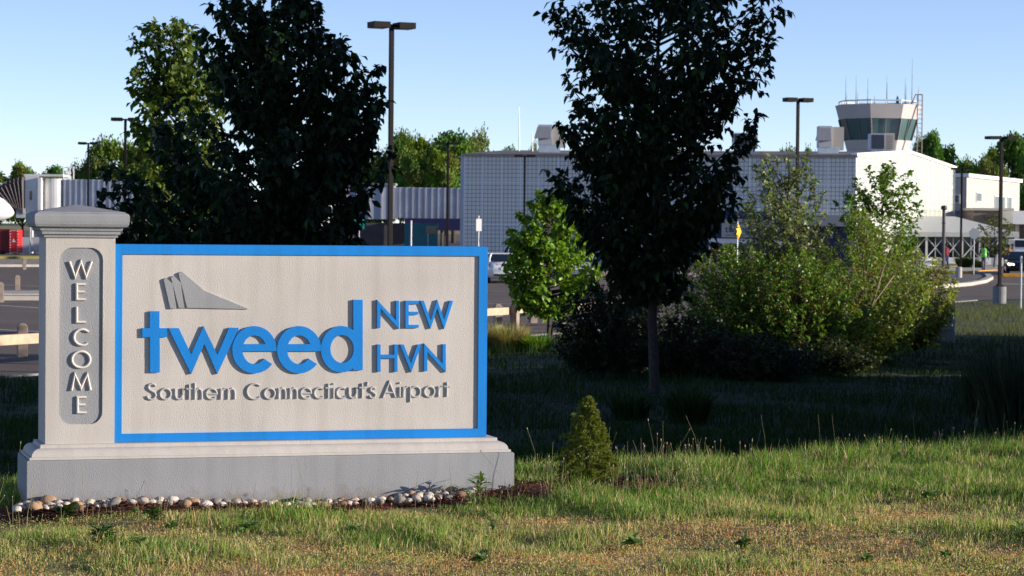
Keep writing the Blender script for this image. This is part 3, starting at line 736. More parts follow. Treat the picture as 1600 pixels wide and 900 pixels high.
# swale grass in the shade and up to the parking lot
n = 240000; P = samp(n, 18.5, 95, .225, 1.0, 2.1); keep = np.array([y < line_y(x) - .4 for x, y in P[:, :2]]); P = P[keep]; n = len(P)
P[:, 2] = gnearv(P) - .01
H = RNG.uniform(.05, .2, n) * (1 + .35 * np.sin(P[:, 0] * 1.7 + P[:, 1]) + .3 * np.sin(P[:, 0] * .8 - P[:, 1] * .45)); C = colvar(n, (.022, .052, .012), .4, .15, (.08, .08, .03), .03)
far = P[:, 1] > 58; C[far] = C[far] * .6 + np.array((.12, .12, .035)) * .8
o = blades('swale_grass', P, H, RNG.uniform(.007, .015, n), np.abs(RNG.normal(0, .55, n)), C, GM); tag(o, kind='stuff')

def grass_clump(name, base, nb, h, spread, label, cat, c, alt=None, pa=.2, wd=.01, group=None, lean=(.2, .9)):
    n = nb; a = RNG.uniform(0, 6.28, n); r = np.sqrt(RNG.uniform(0, 1, n)) * spread
    P = np.stack([np.cos(a) * r, np.sin(a) * r, 0 * r], 1)
    H = RNG.uniform(.55, 1.1, n) * h
    # arching blades, five stations
    ln = RNG.uniform(*lean, n); az = a + RNG.normal(0, .5, n)
    ld = np.stack([np.cos(az), np.sin(az), 0 * az], 1); fa = az + math.pi / 2 + RNG.normal(0, .4, n); sd = np.stack([np.cos(fa), np.sin(fa), 0 * fa], 1)
    pts = []
    for t in (0, .35, .7, 1):
        z = H * (t * 1.15 - ln * .75 * t ** 2.6); pts.append(P + ld * (H * ln * t ** 1.6)[:, None] + np.stack([0 * z, 0 * z, z], 1))
    W = RNG.uniform(.6, 1.2, n)[:, None] * wd
    V = np.stack([pts[0] - sd * W, pts[0] + sd * W, pts[1] - sd * W, pts[1] + sd * W, pts[2] - sd * W * .7, pts[2] + sd * W * .7, pts[3]], 1).reshape(-1, 3)
    o_ = (np.arange(n) * 7)[:, None]
    ob = np_mesh(name, V, [np.concatenate([o_ + np.array([0, 1, 3, 2]), o_ + np.array([2, 3, 5, 4])]), o_ + np.array([4, 5, 6])], GM, None, np.repeat(colvar(n, c, .35, .12, alt, pa), 7, axis=0))
    ob.location = base; return tag(ob, label, cat, group)
def gb(px, Y, dz=0): x = XY(px, Y, 500); return (x, Y, gnear(x, Y) + dz)
def gbp(px, py, z=-.85):
    p = atz(px, py, z); return (p.x, p.y, gnear(p.x, p.y))
grass_clump('ornamental_grass', gbp(797, 540), 1600, .72, .30, 'pale arching tuft of tall grass right beside the sign panel edge', 'grass tuft', (.30, .33, .11), (.45, .30, .13), .3, .006)
grass_clump('ornamental_grass', gbp(770, 538), 1100, .66, .24, 'tall grass tuft half hidden behind the right edge of the sign', 'grass tuft', (.28, .31, .10), (.45, .30, .13), .35, .006)
grass_clump('leafy_grass_clump', gbp(836, 541), 800, .45, .28, 'bright green low clump of blades under the small round-leaved tree', 'grass tuft', (.14, .26, .04), None, 0, .011)
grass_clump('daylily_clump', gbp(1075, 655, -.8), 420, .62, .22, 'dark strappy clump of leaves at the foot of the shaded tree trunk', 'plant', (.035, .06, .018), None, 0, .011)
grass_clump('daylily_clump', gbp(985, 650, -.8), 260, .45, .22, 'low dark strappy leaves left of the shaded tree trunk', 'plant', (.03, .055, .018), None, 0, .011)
grass_clump('tall_weed_clump', gbp(1590, 672, -.8), 900, 1.25, .45, 'tallest dark grassy clump cut by the right edge of the photo', 'plant', (.04, .06, .03), (.12, .1, .06), .1, .008, None, (.1, .5))
grass_clump('tall_weed_clump', gbp(1545, 640, -.8), 600, .8, .35, 'shorter dark grassy clump beside the tall one at the right edge', 'plant', (.04, .06, .028), (.12, .1, .06), .1, .008, None, (.1, .5))

# ------------------------------------------------------------ trees
def bez(a, b, c, t): return a * (1 - t) ** 2 + b * 2 * t * (1 - t) + c * t * t
def build_tree(name, base, label, cat, trunk_pts, trunk_r, lims, nbr, hrange, leaf, lcol, lm, barkm, group=None, twig=(.18, .42), rise=.75, seed=1, tw_per_m=9, lf_per=9, alt=None, pa=0.0, extra=(), droop=.9, smin=0.3, inner=.4, stems=None, fold=.25, azr=None):
    """lims: list of (h, r_left, r_right) crown radii by height"""
    rs = random.Random(seed); rg = np.random.default_rng(seed)
    root = empty(name, base, 0, label, cat, group)
    tp = [Vector(p) for p in trunk_pts]; Ht = tp[-1].z
    def trunk(h):
        for a, b in zip(tp, tp[1:]):
            if h <= b.z: return a.lerp(b, max(0, (h - a.z)) / max(1e-6, b.z - a.z))
        return tp[-1].copy()
    mb = MB(); rad = [trunk_r * (1 - .85 * p.z / Ht) if p.z > .05 else trunk_r * 1.35 for p in tp]; mb.tube(tp, rad, 9)
    hs = [l[0] for l in lims]
    def lim(h, az):
        rl = np.interp(h, hs, [l[1] for l in lims]); rr_ = np.interp(h, hs, [l[2] for l in lims]); c = math.cos(az)
        return rl * (1 - c) / 2 + rr_ * (1 + c) / 2
    tips = []
    for i in range(nbr):
        h = rs.uniform(*hrange); az = rs.uniform(0, 2 * math.pi)
        f = rs.choice([rs.uniform(.86, 1.06), rs.uniform(.86, 1.02), rs.uniform(inner, .9)])
        tips.append((h, az, f))
    tips += list(extra)
    LP = []; LD = []
    for h, az, f in tips:
        r = lim(h, az) * f
        h0 = max(smin, h - r * rise - rs.uniform(0, .2)); h0 = min(h0, Ht * .97)
        a = trunk(h0); c = Vector((trunk(min(h, Ht)).x + math.cos(az) * r, trunk(min(h, Ht)).y + math.sin(az) * r, h))
        b = a.lerp(c, .5) + Vector((math.cos(az) * r * .18, math.sin(az) * r * .18, -.12 * r)) + Vector((rs.uniform(-.1, .1) * r, rs.uniform(-.1, .1) * r, rs.uniform(-.05, .12) * r))
        ln = (c - a).length; br0 = min(trunk_r * .45, .006 + .011 * ln)
        pts = [bez(a, b, c, t / 6) for t in range(7)]
        mb.tube(pts, [br0 * (1 - .85 * t / 6) for t in range(7)], 5)
        nt_ = max(4, int(ln * tw_per_m))
        for j in range(nt_):
            t = .18 + .82 * (j + rs.random()) / nt_
            p = bez(a, b, c, t); dr = (bez(a, b, c, min(1, t + .05)) - bez(a, b, c, t - .05)).normalized()
            side = Vector((rs.gauss(0, 1), rs.gauss(0, 1), rs.gauss(0, .6))); side = (side - dr * side.dot(dr)).normalized()
            td = (dr * rs.uniform(.3, 1.0) + side * rs.uniform(.5, 1.0)).normalized(); tl = rs.uniform(*twig) * (1.15 - .6 * t)
            e = p + td * tl - Vector((0, 0, .12 * tl))
            mb.tube([p, p.lerp(e, .5) + Vector((0, 0, .03)), e], [.0035, .0025, .0015], 3, False)
            nl = max(3, int(lf_per * tl / .3))
            for q in range(nl):
                u = (q + .6) / nl; pp = p.lerp(e, u)
                s2 = Vector((rs.gauss(0, 1), rs.gauss(0, 1), rs.gauss(0, .5))).normalized()
                LP.append(pp); LD.append(td * .5 + s2 * .8 + Vector((0, 0, -droop * rs.uniform(.3, 1.2))))
        for q in range(6):
            s2 = Vector((rs.gauss(0, 1), rs.gauss(0, 1), rs.gauss(0, .5))).normalized(); LP.append(c - (c - b).normalized() * rs.uniform(0, .12)); LD.append((c - b).normalized() * .7 + s2 * .6 + Vector((0, 0, -droop * .5)))
    if stems:
        for sp_, r0 in stems: mb.tube(sp_, [r0, r0 * .8, r0 * .5], 6)
    trk = mb.build('trunk', barkm, root, smooth=True)
    n = len(LP); LP = np.array([tuple(v) for v in LP]); LD = nrm(np.array([tuple(v) for v in LD]))
    N = rg.normal(0, .55, (n, 3)) + np.array([0, 0, 1.0])
    L = leaf[0] * rg.uniform(.65, 1.2, n); W = leaf[1] * rg.uniform(.75, 1.15, n)
    leaves('crown', LP, LD, N, L, W, colvar(n, lcol, .35, .12, alt, pa, rg), lm, root, fold, .18)
    return root, n

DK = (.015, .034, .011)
NLV = []
# right dark tree (trunk seen at 1023,612)
b = gbp(1023, 614, -.84); sc = F / b[1]
H_ = lambda y: (614 - y) / sc
Lw = [(H_(470), .30, .35), (H_(430), .5, .5), (H_(400), .75, .5), (H_(350), 1.2, .6), (H_(312), 1.45, 1.0), (H_(270), 1.6, 1.25), (H_(200), 1.5, 1.6), (H_(140), 1.45, 1.3), (H_(90), 1.35, 1.75), (H_(20), 1.75, 2.0), (H_(-50), 1.2, 1.4), (H_(-140), .4, .4)]
ex = [(H_(5), 0.1, 1.0), (H_(15), 3.05, 1.0), (H_(85), .2, 1.0), (H_(120), 3.3, 1.0), (H_(175), -.1, 1.05), (H_(190), 3.2, 1.0), (H_(270), .15, 1.0), (H_(272), 3.0, 1.02), (H_(330), .1, 1.05), (H_(30), .9, .8), (H_(325), 3.3, .95), (H_(305), .05, 1.15)]
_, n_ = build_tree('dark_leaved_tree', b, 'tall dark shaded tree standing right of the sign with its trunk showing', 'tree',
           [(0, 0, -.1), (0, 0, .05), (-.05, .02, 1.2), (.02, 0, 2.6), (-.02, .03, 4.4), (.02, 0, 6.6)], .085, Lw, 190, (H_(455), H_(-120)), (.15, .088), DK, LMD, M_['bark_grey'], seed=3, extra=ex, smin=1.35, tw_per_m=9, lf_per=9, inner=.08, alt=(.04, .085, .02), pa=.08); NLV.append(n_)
# big dark tree behind the sign
b = (XY(445, 36.5, 500), 36.5, gnear(XY(445, 36.5, 500), 36.5)); sc = F / 36.5
yb = 351 + (1.7 - b[2]) * sc; H_ = lambda y: (yb - y) / sc
Lw = [(H_(520), 1.0, 1.0), (H_(440), 1.9, 1.15), (H_(380), 2.6, 1.1), (H_(300), 2.5, 1.2), (H_(230), 2.1, 1.25), (H_(150), 1.6, 1.3), (H_(100), 1.4, 1.25), (H_(55), 1.2, .75), (H_(0), 1.0, .35), (H_(-60), .7, .2)]
ex = [(H_(265), 3.14, 1.15), (H_(300), 3.2, 1.05), (H_(240), 0, 1.25), (H_(100), .1, 1.05), (H_(-10), 2.9, .95), (H_(-20), .1, .8), (H_(40), 3.0, 1.1), (H_(370), 3.1, 1.0), (H_(10), 3.3, 1.1), (H_(340), 2.9, 1.0), (H_(320), 3.3, 1.05), (H_(280), 3.0, 1.0), (H_(200), 3.1, 1.0), (H_(155), 0, 1.0), (H_(375), .1, 1.0)]
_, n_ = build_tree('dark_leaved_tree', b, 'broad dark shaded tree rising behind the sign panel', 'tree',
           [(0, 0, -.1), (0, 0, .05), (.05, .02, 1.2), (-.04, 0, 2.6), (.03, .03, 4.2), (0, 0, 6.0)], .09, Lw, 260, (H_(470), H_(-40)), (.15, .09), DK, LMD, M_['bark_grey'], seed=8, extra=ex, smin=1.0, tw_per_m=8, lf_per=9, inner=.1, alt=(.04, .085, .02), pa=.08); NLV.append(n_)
# the sunlit one to its left
b = (XY(272, 48, 500), 48, gz(XY(272, 48, 500), 48)); sc = F / 48
yb = 350 + (1.7 - b[2]) * sc; H_ = lambda y: (yb - y) / sc
Lw = [(H_(500), .7, .8), (H_(400), .9, 1.0), (H_(280), .95, 1.0), (H_(200), .85, 1.0), (H_(130), .9, 1.0), (H_(90), .75, .9), (H_(55), .7, .5), (H_(25), .3, .2)]
ex = [(H_(40), 3.0, 1.15), (H_(35), .6, .8), (H_(125), 3.1, 1.0), (H_(60), 3.2, 1.1), (H_(195), 3.1, 1.0)]
_, n_ = build_tree('sunlit_leafy_tree', b, 'yellow-green sunlit tree left of the broad dark tree behind the sign', 'tree',
           [(0, 0, -.1), (0, 0, .05), (.05, .02, 1.2), (-.04, 0, 2.6), (.03, .03, 4.0), (0, 0, 5.0)], .07, Lw, 150, (H_(480), H_(30)), (.15, .095), (.085, .14, .022), LM, M_['bark_grey'], seed=5, extra=ex, smin=.9, tw_per_m=8, lf_per=8, inner=.2, alt=(.22, .26, .045), pa=.15); NLV.append(n_)
# small bright green tree
b = gbp(857, 527, -.9); sc = F / b[1]; H_ = lambda y: (527 - y) / sc
Lw = [(H_(485), .7, .6), (H_(440), .95, 1.0), (H_(410), 1.05, 1.35), (H_(370), 1.05, .95), (H_(340), .95, .85), (H_(315), .6, .8), (H_(290), .3, .3)]
_, n_ = build_tree('small_maple_tree', b, 'small bright green sunlit tree just right of the sign panel', 'tree',
           [(0, 0, -.1), (0, 0, .05), (.02, .02, .8), (-.04, 0, 1.8), (.03, .03, 3.2)], .055, Lw, 150, (H_(480), H_(288)), (.125, .12), (.13, .25, .02), LM, M_['bark_grey'], seed=12, smin=.7, tw_per_m=8, lf_per=8, inner=.25, rise=.4, twig=(.15, .32), alt=(.2, .32, .03), pa=.3, extra=[(H_(410), 0, 1.0), (H_(405), .3, .9), (H_(425), .1, .95)],
           stems=[([(.05, 0, 0), (.12, .02, .45), (.2, 0, .95)], .04)]); NLV.append(n_)

# shrubs
def shrub(px, base_py, Y, top_py, wl, wr, label, col, seed, leafs=(.055, .03), nbr=90, alt=None, pa=0.0, lm=LM, bark='bark', name='shrub', cat='shrub', lf=10, rise=1.1, droop=.2, tw=13, prof=None, inner=.35, smin=.1, stems=None):
    x = XY(px, Y, base_py); z = gnear(x, Y); s = F / Y; h = (base_py - top_py) / s
    hor = 355 + .009 * (px - 800); yb_ = hor + (1.7 - z) * s; h = (yb_ - top_py) / s
    wl, wr = wl / s * 1.2, wr / s * 1.12; h *= 1.04
    prof = prof or [(0, .55), (.25, .9), (.5, 1.0), (.75, .8), (.92, .45), (1.0, .15)]
    lims = [(a * h, wl * b_, wr * b_) for a, b_ in prof]
    leafs = (leafs[0] * 1.35, leafs[1] * 1.6); nbr = int(nbr * 1.25)
    if prof[0][1] == .55 and top_py < 400: prof = [(0, .45), (.25, .85), (.45, 1.0), (.68, .95), (.88, .7), (1.0, .35)]
    r, n_ = build_tree(name, (x, Y, z), label, cat, [(0, 0, -.05), (0, 0, .06), (.02, .01, h * .4), (0, 0, h * .85)], .03, lims, nbr, (.12 * h, h), leafs, col, lm, M_[bark], seed=seed,
                       smin=smin, tw_per_m=tw, lf_per=lf, rise=rise, twig=(.12, .32), alt=alt, pa=pa, droop=droop, inner=inner, stems=stems, fold=.2)
    NLV.append(n_); return r
YG = (.16, .27, .04); OL = (.17, .23, .07); RD = (.28, .10, .04)
shrub(1228, 560, 48.5, 252, 95, 80, 'tall loose olive shrub rising between the dark tree and the airy green tree', OL, 21, (.08, .035), 85, (.30, .29, .13), .25, prof=[(0, .5), (.3, 1.0), (.55, .9), (.75, .75), (.9, .55), (1, .3)], rise=1.6, lf=8, cat='shrub', name='tall_shrub', droop=.5)
shrub(1375, 540, 55, 262, 62, 62, 'airy fresh green small tree in front of the white gable wall', (.13, .25, .03), 22, (.075, .045), 80, (.11, .17, .03), .2, name='airy_tree', cat='tree', prof=[(0, .4), (.4, .8), (.6, .8), (.75, 1.0), (.9, .8), (1, .35)], rise=1.0)
shrub(1135, 575, 47.0, 388, 90, 95, 'yellow-green shrub with rusty seed heads right of the dark tree trunk', YG, 23, (.05, .03), 130, RD, .08)
shrub(1245, 580, 46.4, 395, 115, 110, 'wide green and rusty shrub in the middle of the thicket', (.14, .25, .035), 24, (.05, .03), 150, RD, .07)
shrub(1345, 570, 48.5, 335, 95, 95, 'light green shrub with bare pale branches below the airy tree', YG, 25, (.055, .03), 140, (.25, .28, .05), .25, bark='bark_pale', stems=[([(0, -.3, .2), (-.05, -.6, .9), (.5, -.8, 1.7)], .025), ([(-.1, -.3, .3), (.1, -.7, 1.1), (.3, -.9, 1.9)], .02)])
shrub(1430, 556, 51.0, 398, 80, 58, 'yellow-leaved open shrub at the right end of the thicket', (.28, .34, .055), 26, (.055, .032), 85, (.2, .13, .04), .1, bark='bark_pale', prof=[(0, .15), (.25, .45), (.45, .9), (.7, 1.0), (.9, .6), (1, .2)])
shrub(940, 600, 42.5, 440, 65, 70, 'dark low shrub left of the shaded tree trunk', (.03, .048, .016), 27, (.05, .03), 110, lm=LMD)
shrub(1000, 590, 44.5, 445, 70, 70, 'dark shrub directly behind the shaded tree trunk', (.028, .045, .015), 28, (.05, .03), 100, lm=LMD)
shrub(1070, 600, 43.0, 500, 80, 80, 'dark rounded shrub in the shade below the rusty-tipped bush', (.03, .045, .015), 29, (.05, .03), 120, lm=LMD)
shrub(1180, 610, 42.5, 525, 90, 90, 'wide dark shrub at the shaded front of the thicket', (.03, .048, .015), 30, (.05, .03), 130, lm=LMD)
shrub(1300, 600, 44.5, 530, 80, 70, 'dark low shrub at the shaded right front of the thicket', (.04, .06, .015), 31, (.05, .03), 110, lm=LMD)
shrub(960, 540, 52, 405, 26, 22, 'slender sprig of a shrub standing up left of the dark tree trunk', (.11, .17, .03), 32, (.06, .035), 16, name='young_shrub', prof=[(0, .4), (.4, .6), (.7, 1), (1, .3)])
print('LEAVES', NLV, sum(NLV))

# dwarf conifer in the lit foreground
def conifer(base, h, r0):
    root = empty('dwarf_spruce', base, 0, 'small cone-shaped dwarf spruce in the mulch right of the sign', 'conifer')
    mb = MB(); mb.tube([(0, 0, -.05), (0, 0, h * .5), (0, 0, h * .95)], [.018, .012, .003], 7); mb.build('trunk', M_['bark'], root, True)
    rs = np.random.default_rng(4); P = []; D = []
    for i in range(330):
        t = rs.uniform(0, 1) ** 1.3; az = rs.uniform(0, 6.283)
        prof = np.interp(t, [0, .08, .25, .5, .75, .92, 1], [.85, 1.0, .98, .75, .45, .22, .06])
        r = r0 * prof * (1 + .14 * math.sin(3 * az + 11 * t) + rs.normal(0, .13)); c = np.array([math.cos(az) * r, math.sin(az) * r, t * h + rs.normal(0, .008)])
        out = np.array([math.cos(az), math.sin(az), .7 + .9 * t]); out /= np.linalg.norm(out); cr = .012 + .020 * rs.uniform() * (1.2 - .6 * t)
        for q in range(10):
            d0 = out + rs.normal(0, .7, 3); d0 /= np.linalg.norm(d0); cc = c + d0 * cr * rs.uniform(.2, 1.0) - out * .008
            d = d0[None] + rs.normal(0, .55, (15, 3)); P.append(cc[None] + rs.normal(0, .003, (15, 3))); D.append(d)
    for i in range(260):   # darker inner twigs that close the cone
        t = rs.uniform(0, 1) ** 1.3; az = rs.uniform(0, 6.283); r = r0 * .72 * np.interp(t, [0, .1, .5, 1], [.9, 1, .72, .1]) * rs.uniform(.4, 1)
        P.append(np.array([[math.cos(az) * r, math.sin(az) * r, t * h * .95]]) + rs.normal(0, .01, (40, 3))); D.append(rs.normal(0, 1, (40, 3)))
    P = np.concatenate(P); D = np.concatenate(D); n = len(P)
    C = colvar(n, (.115, .155, .022), .4, .12, (.24, .23, .04), .18)
    quadleaves('foliage', P, D, rs.normal(0, 1, (n, 3)), rs.uniform(.010, .020, n), rs.uniform(.003, .005, n), C, LM, root)
cb = atz(917, 758, .04); conifer((cb.x, cb.y, gnear(cb.x, cb.y) + .01), .57, .160)

# weeds by the plinth
def weed(base, h, nl, label, leafL, leafW, col, seed, name='weed', up=.9, m=LM):
    rs = random.Random(seed); root = empty(name, base, 0, label, 'weed'); mb = MB(); P = []; D = []
    for s in range(4):
        az = rs.uniform(0, 6.28); ln = rs.uniform(.1, .5) * (1 - up * .6); hh = h * rs.uniform(.7, 1.0)
        a = Vector((0, 0, 0)); c = Vector((math.cos(az) * ln * h, math.sin(az) * ln * h, hh)); mb.tube([a, a.lerp(c, .5), c], [.0035, .003, .0015], 5)
        for j in range(nl):
            t = .15 + .85 * j / nl; p = a.lerp(c, t); z = rs.uniform(0, 6.28); P.append(tuple(p)); D.append((math.cos(z), math.sin(z), rs.uniform(.1, .9)))
    mb.build('stem', mat('weed_stem', (.12, .16, .04), .6), root)
    n = len(P); leaves('leaves', np.array(P), np.array(D), RNG.normal(0, .3, (n, 3)) + np.array([0, 0, 1]), leafL * RNG.uniform(.7, 1.2, n), leafW, colvar(n, col, .3, .1), m, root)
def on(lx_, ly_): p = sl(lx_, ly_); return (p.x, p.y, gnear(p.x, p.y) + .02)
def onpx(px, py, z=.03): p = atz(px, py, z); return (p.x, p.y, gnear(p.x, p.y))
weed(onpx(748, 768, .06), .17, 14, 'leafy green weed growing against the right part of the plinth', .075, .018, (.10, .17, .02), 1)
weed(onpx(718, 768, .06), .09, 8, 'little weed just left of the tall leafy weed at the plinth', .05, .016, (.10, .17, .02), 2)
weed(onpx(105, 800, .02), .07, 7, 'broad-leaved weed among the stones at the left end of the plinth', .10, .05, (.045, .08, .02), 3, up=.1)
weed(onpx(455, 782, .02), .06, 9, 'dark broad-leaved weed among the stones below the sign panel', .085, .04, (.035, .075, .02), 4, up=.1)
weed(onpx(240, 812, .01), .08, 9, 'low leafy weed in front of the mulch below the pillar', .08, .025, (.05, .10, .02), 5, up=.3)
weed(onpx(160, 850, .0), .09, 12, 'dark green rosette of leaves in the lawn at the lower left', .10, .022, (.04, .09, .02), 6, up=.2)
weed(onpx(980, 762, .04), .09, 12, 'green broad-leaved weed right of the dwarf spruce', .07, .03, (.06, .12, .02), 7, up=.3)
weed(onpx(1160, 870, .0), .06, 9, 'low green weed in the dry lawn at the lower right', .06, .02, (.05, .10, .02), 8, up=.2)
wp = {}
for k, (h_, nl_, L_, Wd_, c_, up_) in enumerate(((.05, 9, .06, .024, (.15, .25, .07), .45), (.08, 10, .07, .010, (.20, .30, .09), .7), (.035, 8, .03, .016, (.24, .32, .12), .4), (.10, 12, .045, .008, (.28, .34, .12), .85))):
    weed((0, 0, 0), h_, nl_, 'w', L_, Wd_, c_, 20 + k, name='lawn_weed', up=up_); wp[k] = bpy.context.scene.collection.objects[-1] if False else [o for o in COL.objects if o.name.startswith('lawn_weed') and o.parent is None][-1]
rw = random.Random(5); used_w = set()
for i in range(85):
    y = rw.uniform(12.2, 17.8); x = rw.uniform(-.21 * y, .21 * y)
    if not keep_off(np.array([[x, y, 0]]))[0] or (sl(0, 0) - Vector((x, y, 0))).length < .1: continue
    k = rw.choice((0, 0, 1, 2, 2, 3)); o = wp[k] if k not in used_w else dup(wp[k], (0, 0, 0)); used_w.add(k)
    o.location = (x, y, gnear(x, y)); o.rotation_euler = (0, 0, rw.uniform(0, 6.3)); f = rw.uniform(.5, 1.15); o.scale = (f, f, f)
    tag(o, ('small broad-leaved weed lying in the front lawn', 'narrow-leaved tufted weed in the front lawn', 'tiny pale clover-like weed in the front lawn', 'upright spiky weed in the front lawn')[k], 'weed', ('broad-leaved lawn weeds', 'narrow-leaved lawn weeds', 'clover-like lawn weeds', 'upright lawn weeds')[k])
# ------------------------------------------------------------ dense trees right of the frame that throw the shade
def shade_tree(name, h, r, n, leaf, seed, low=.05):
    rg = np.random.default_rng(seed); root = empty(name, (0, 0, 0))
    mb = MB(); mb.tube([(0, 0, -.2), (0, 0, h * .4), (0, 0, h * .9)], [.22 * h / 11, .14 * h / 11, .03], 10)
    for i in range(14):
        a = i * 2.4; z = h * (.15 + .05 * i); mb.tube([(0, 0, z), (math.cos(a) * r * .5, math.sin(a) * r * .5, z + h * .08), (math.cos(a) * r * .8, math.sin(a) * r * .8, z + h * .12)], [.06, .04, .01], 6)
    mb.build('trunk', M_['bark'], root, True)
    t = rg.uniform(0, 1, n) ** .9; az = rg.uniform(0, 6.283, n); prof = np.interp(t, [0, .1, .35, .6, .85, 1], [.8, 1, 1, .85, .5, .1])
    rad = r * prof * (rg.uniform(.25, 1, n) ** .5) * (1 + .12 * np.sin(4 * az + 9 * t))
    P = np.stack([np.cos(az) * rad, np.sin(az) * rad, h * (low + (1 - low) * t)], 1)
    D = rg.normal(0, 1, (n, 3)); L = leaf * rg.uniform(.7, 1.2, n)
    quadleaves('crown', P, D, rg.normal(0, 1, (n, 3)), L, L * .6, colvar(n, (.04, .06, .015), .3, .1, None, 0, rg), LMF, root)
    return root
st = shade_tree('shade_tree', 11.0, 2.3, 22000, .38, 1)
spots = [(12.2, 19.3), (12.8, 23.2), (12.6, 27.8), (13, 31.2), (12.8, 34.8), (13.2, 38.0), (15.5, 21.0), (15.8, 29.5), (15.6, 36)]
for i, (x, y) in enumerate(spots):
    if i == 0: o = st; o.location = (x, y, gz(x, y))
    else: o = dup(st, (x, y, gz(x, y)), i * 1.3)
    tag(o, 'dense tall tree in the row shading the swale beyond the right edge of the view', 'tree', 'shade trees to the right')
st2 = shade_tree('shade_tree', 6.0, 2.0, 9000, .3, 2); st2.location = (13.0, 40.9, -1); st2.scale = (.9, .9, .72)
tag(st2, 'medium dense tree at the far end of the shading row on the right', 'tree', 'shade trees to the right')
st3 = shade_tree('tall_hedge_bush', 3.0, 1.9, 7000, .2, 3, .0)
for i, (x, y) in enumerate([(13.8, 45.4), (14.4, 48.6), (14.4, 51.8), (15.0, 55), (15.6, 58.5)]):
    if i == 0: o = st3; o.location = (x, y, -1)
    else: o = dup(st3, (x, y, -1), i)
    tag(o, 'dense bush in the hedge beyond the right edge of the view', 'bush', 'hedge bushes to the right')

# ------------------------------------------------------------ wooden guard rail and bollards
def Lp(x): return (x, line_y(x) + .3)
rail = empty('guard_rail', (*Lp(0), LZ), 0, 'low weathered wooden beam rail on posts between the lawn and the parking lot', 'guard rail')
d_ = Vector((1, 2, 0)).normalized(); n_ = Vector((2, -1, 0)).normalized()
L0 = -26.55; L1 = 8.0; seg = 2.65
nseg = int((L1 - L0) / seg)
for i in range(nseg + 1):
    s0 = L0 + i * seg; c = d_ * s0
    mb = MB(); a = .085; h = .80
    q = [c - d_ * a + n_ * .02, c + d_ * a + n_ * .02, c + d_ * a + n_ * .20, c - d_ * a + n_ * .20]
    mb.prism([(v.x, v.y) for v in q], -.3, h); mb.build('post', M_['wood_grey'], rail, bevel=.008)
    if i < nseg:
        e = c + d_ * seg * .996; mb = MB(); off = .018
        pts = [c + n_ * (off - .16), e + n_ * (off - .16), e + n_ * off, c + n_ * off]
        zt = .73 + .012 * math.sin(i * 2)
        mb.prism([(v.x, v.y) for v in pts], zt - .185, zt); mb.build('beam', M_['wood'], rail, bevel=.012)
bol0 = empty('bollard', (0, 0, 0)); mb = MB(); mb.prism([(-.1, -.1), (.1, -.1), (.1, .1), (-.1, .1)], -.2, .62); mb.add([(-.1, -.1, .621), (.1, -.1, .621), (.1, .1, .621), (-.1, .1, .621), (-.05, -.05, .68), (.05, -.05, .68), (.05, .05, .68), (-.05, .05, .68)], [(0, 1, 5, 4), (1, 2, 6, 5), (2, 3, 7, 6), (3, 0, 4, 7), (4, 5, 6, 7)])
pb_ = mb.build('post', M_['wood_grey'], bol0, bevel=.01)
BL = [((35, 505), 'stubby wooden bollard just behind the beam rail at the left edge', 1.05), ((27, 430), 'wooden bollard on the gravel island left of the pillar', None), ((1, 441), 'wooden bollard on the gravel island cut by the left edge of the photo', None), ((38, 403), 'farthest small wooden bollard by the gravel strip left of the pillar', None),
      ((778, 475), 'pale bollard top behind the rail nearest the sign edge', None), ((833, 467), 'pale bollard behind the rail beneath the small green tree', None), ((876, 470), 'pale bollard behind the rail right of the small tree trunk', None)]
for i, ((px, py), lab, _) in enumerate(BL):
    zt = LZ + .68; p = atz(px, py, zt)
    o = bol0 if i == 0 else dup(bol0, (0, 0, 0))
    o.location = (p.x, p.y, LZ); o.rotation_euler = (0, 0, .3); tag(o, lab, 'bollard', 'wooden bollards in the parking lot')

# ------------------------------------------------------------ lamp posts
def lamp_proto(h):
    r = empty('street_lamp', (0, 0, 0))
    mb = MB(); mb.box(-.055, .055, -.055, .055, .0, h - .12); mb.build('pole', M_['bronze'], r, bevel=.006)
    mb = MB(); mb.box(-.15, .15, -.15, .15, 0, .03); mb.box(-.09, .09, -.09, .09, .03, .14); mb.build('base_plate', M_['bronze'], r)
    mb = MB(); mb.box(-.18, .18, -.035, .035, h - .12, h - .05); mb.build('bracket', M_['bronze'], r)
    for s in (-1, 1):
        mb = MB(); a, b_ = (.12, .58) if s > 0 else (-.58, -.12); mb.box(a, b_, -.24, .24, h - .16, h); hd_ = mb.build('lamp_head', M_['bronze'], r, bevel=.01)
        mb = MB(); mb.box(a + .05, b_ - .05, -.19, .19, h - .168, h - .161); mb.build('lens', M_['alu'], hd_)
    return r
lp = None
LPS = [(612, 35, 64, 8.0, 25, 'tallest dark twin-head lamp post rising right behind the sign', 1),
       (196, 184, 124, 8.0, 4, 'dark lamp post left of the sunlit tree above the sign pillar', 1),
       (138, 222, 162, 8.0, 0, 'farthest left lamp post in front of the jet bridge', 1),
       (700, 222, 156, 8.0, 8, 'dark lamp post in front of the ribbed jet bridge left of the building', 1),
       (820, 242, 181, 8.0, 3, 'lamp post standing before the grid wall above the small green tree', 1),
       (1247, 153, 100, 8.0, 20, 'dark lamp post rising above the olive shrub before the grid wall', 1),
       (1565, 213, 93, 6.3, 15, 'dark lamp post on a round concrete base at the right', 0),
       (1503, 262, 170, 7.0, 2, 'thin lamp post in front of the white canopy right of the gable', 1)]
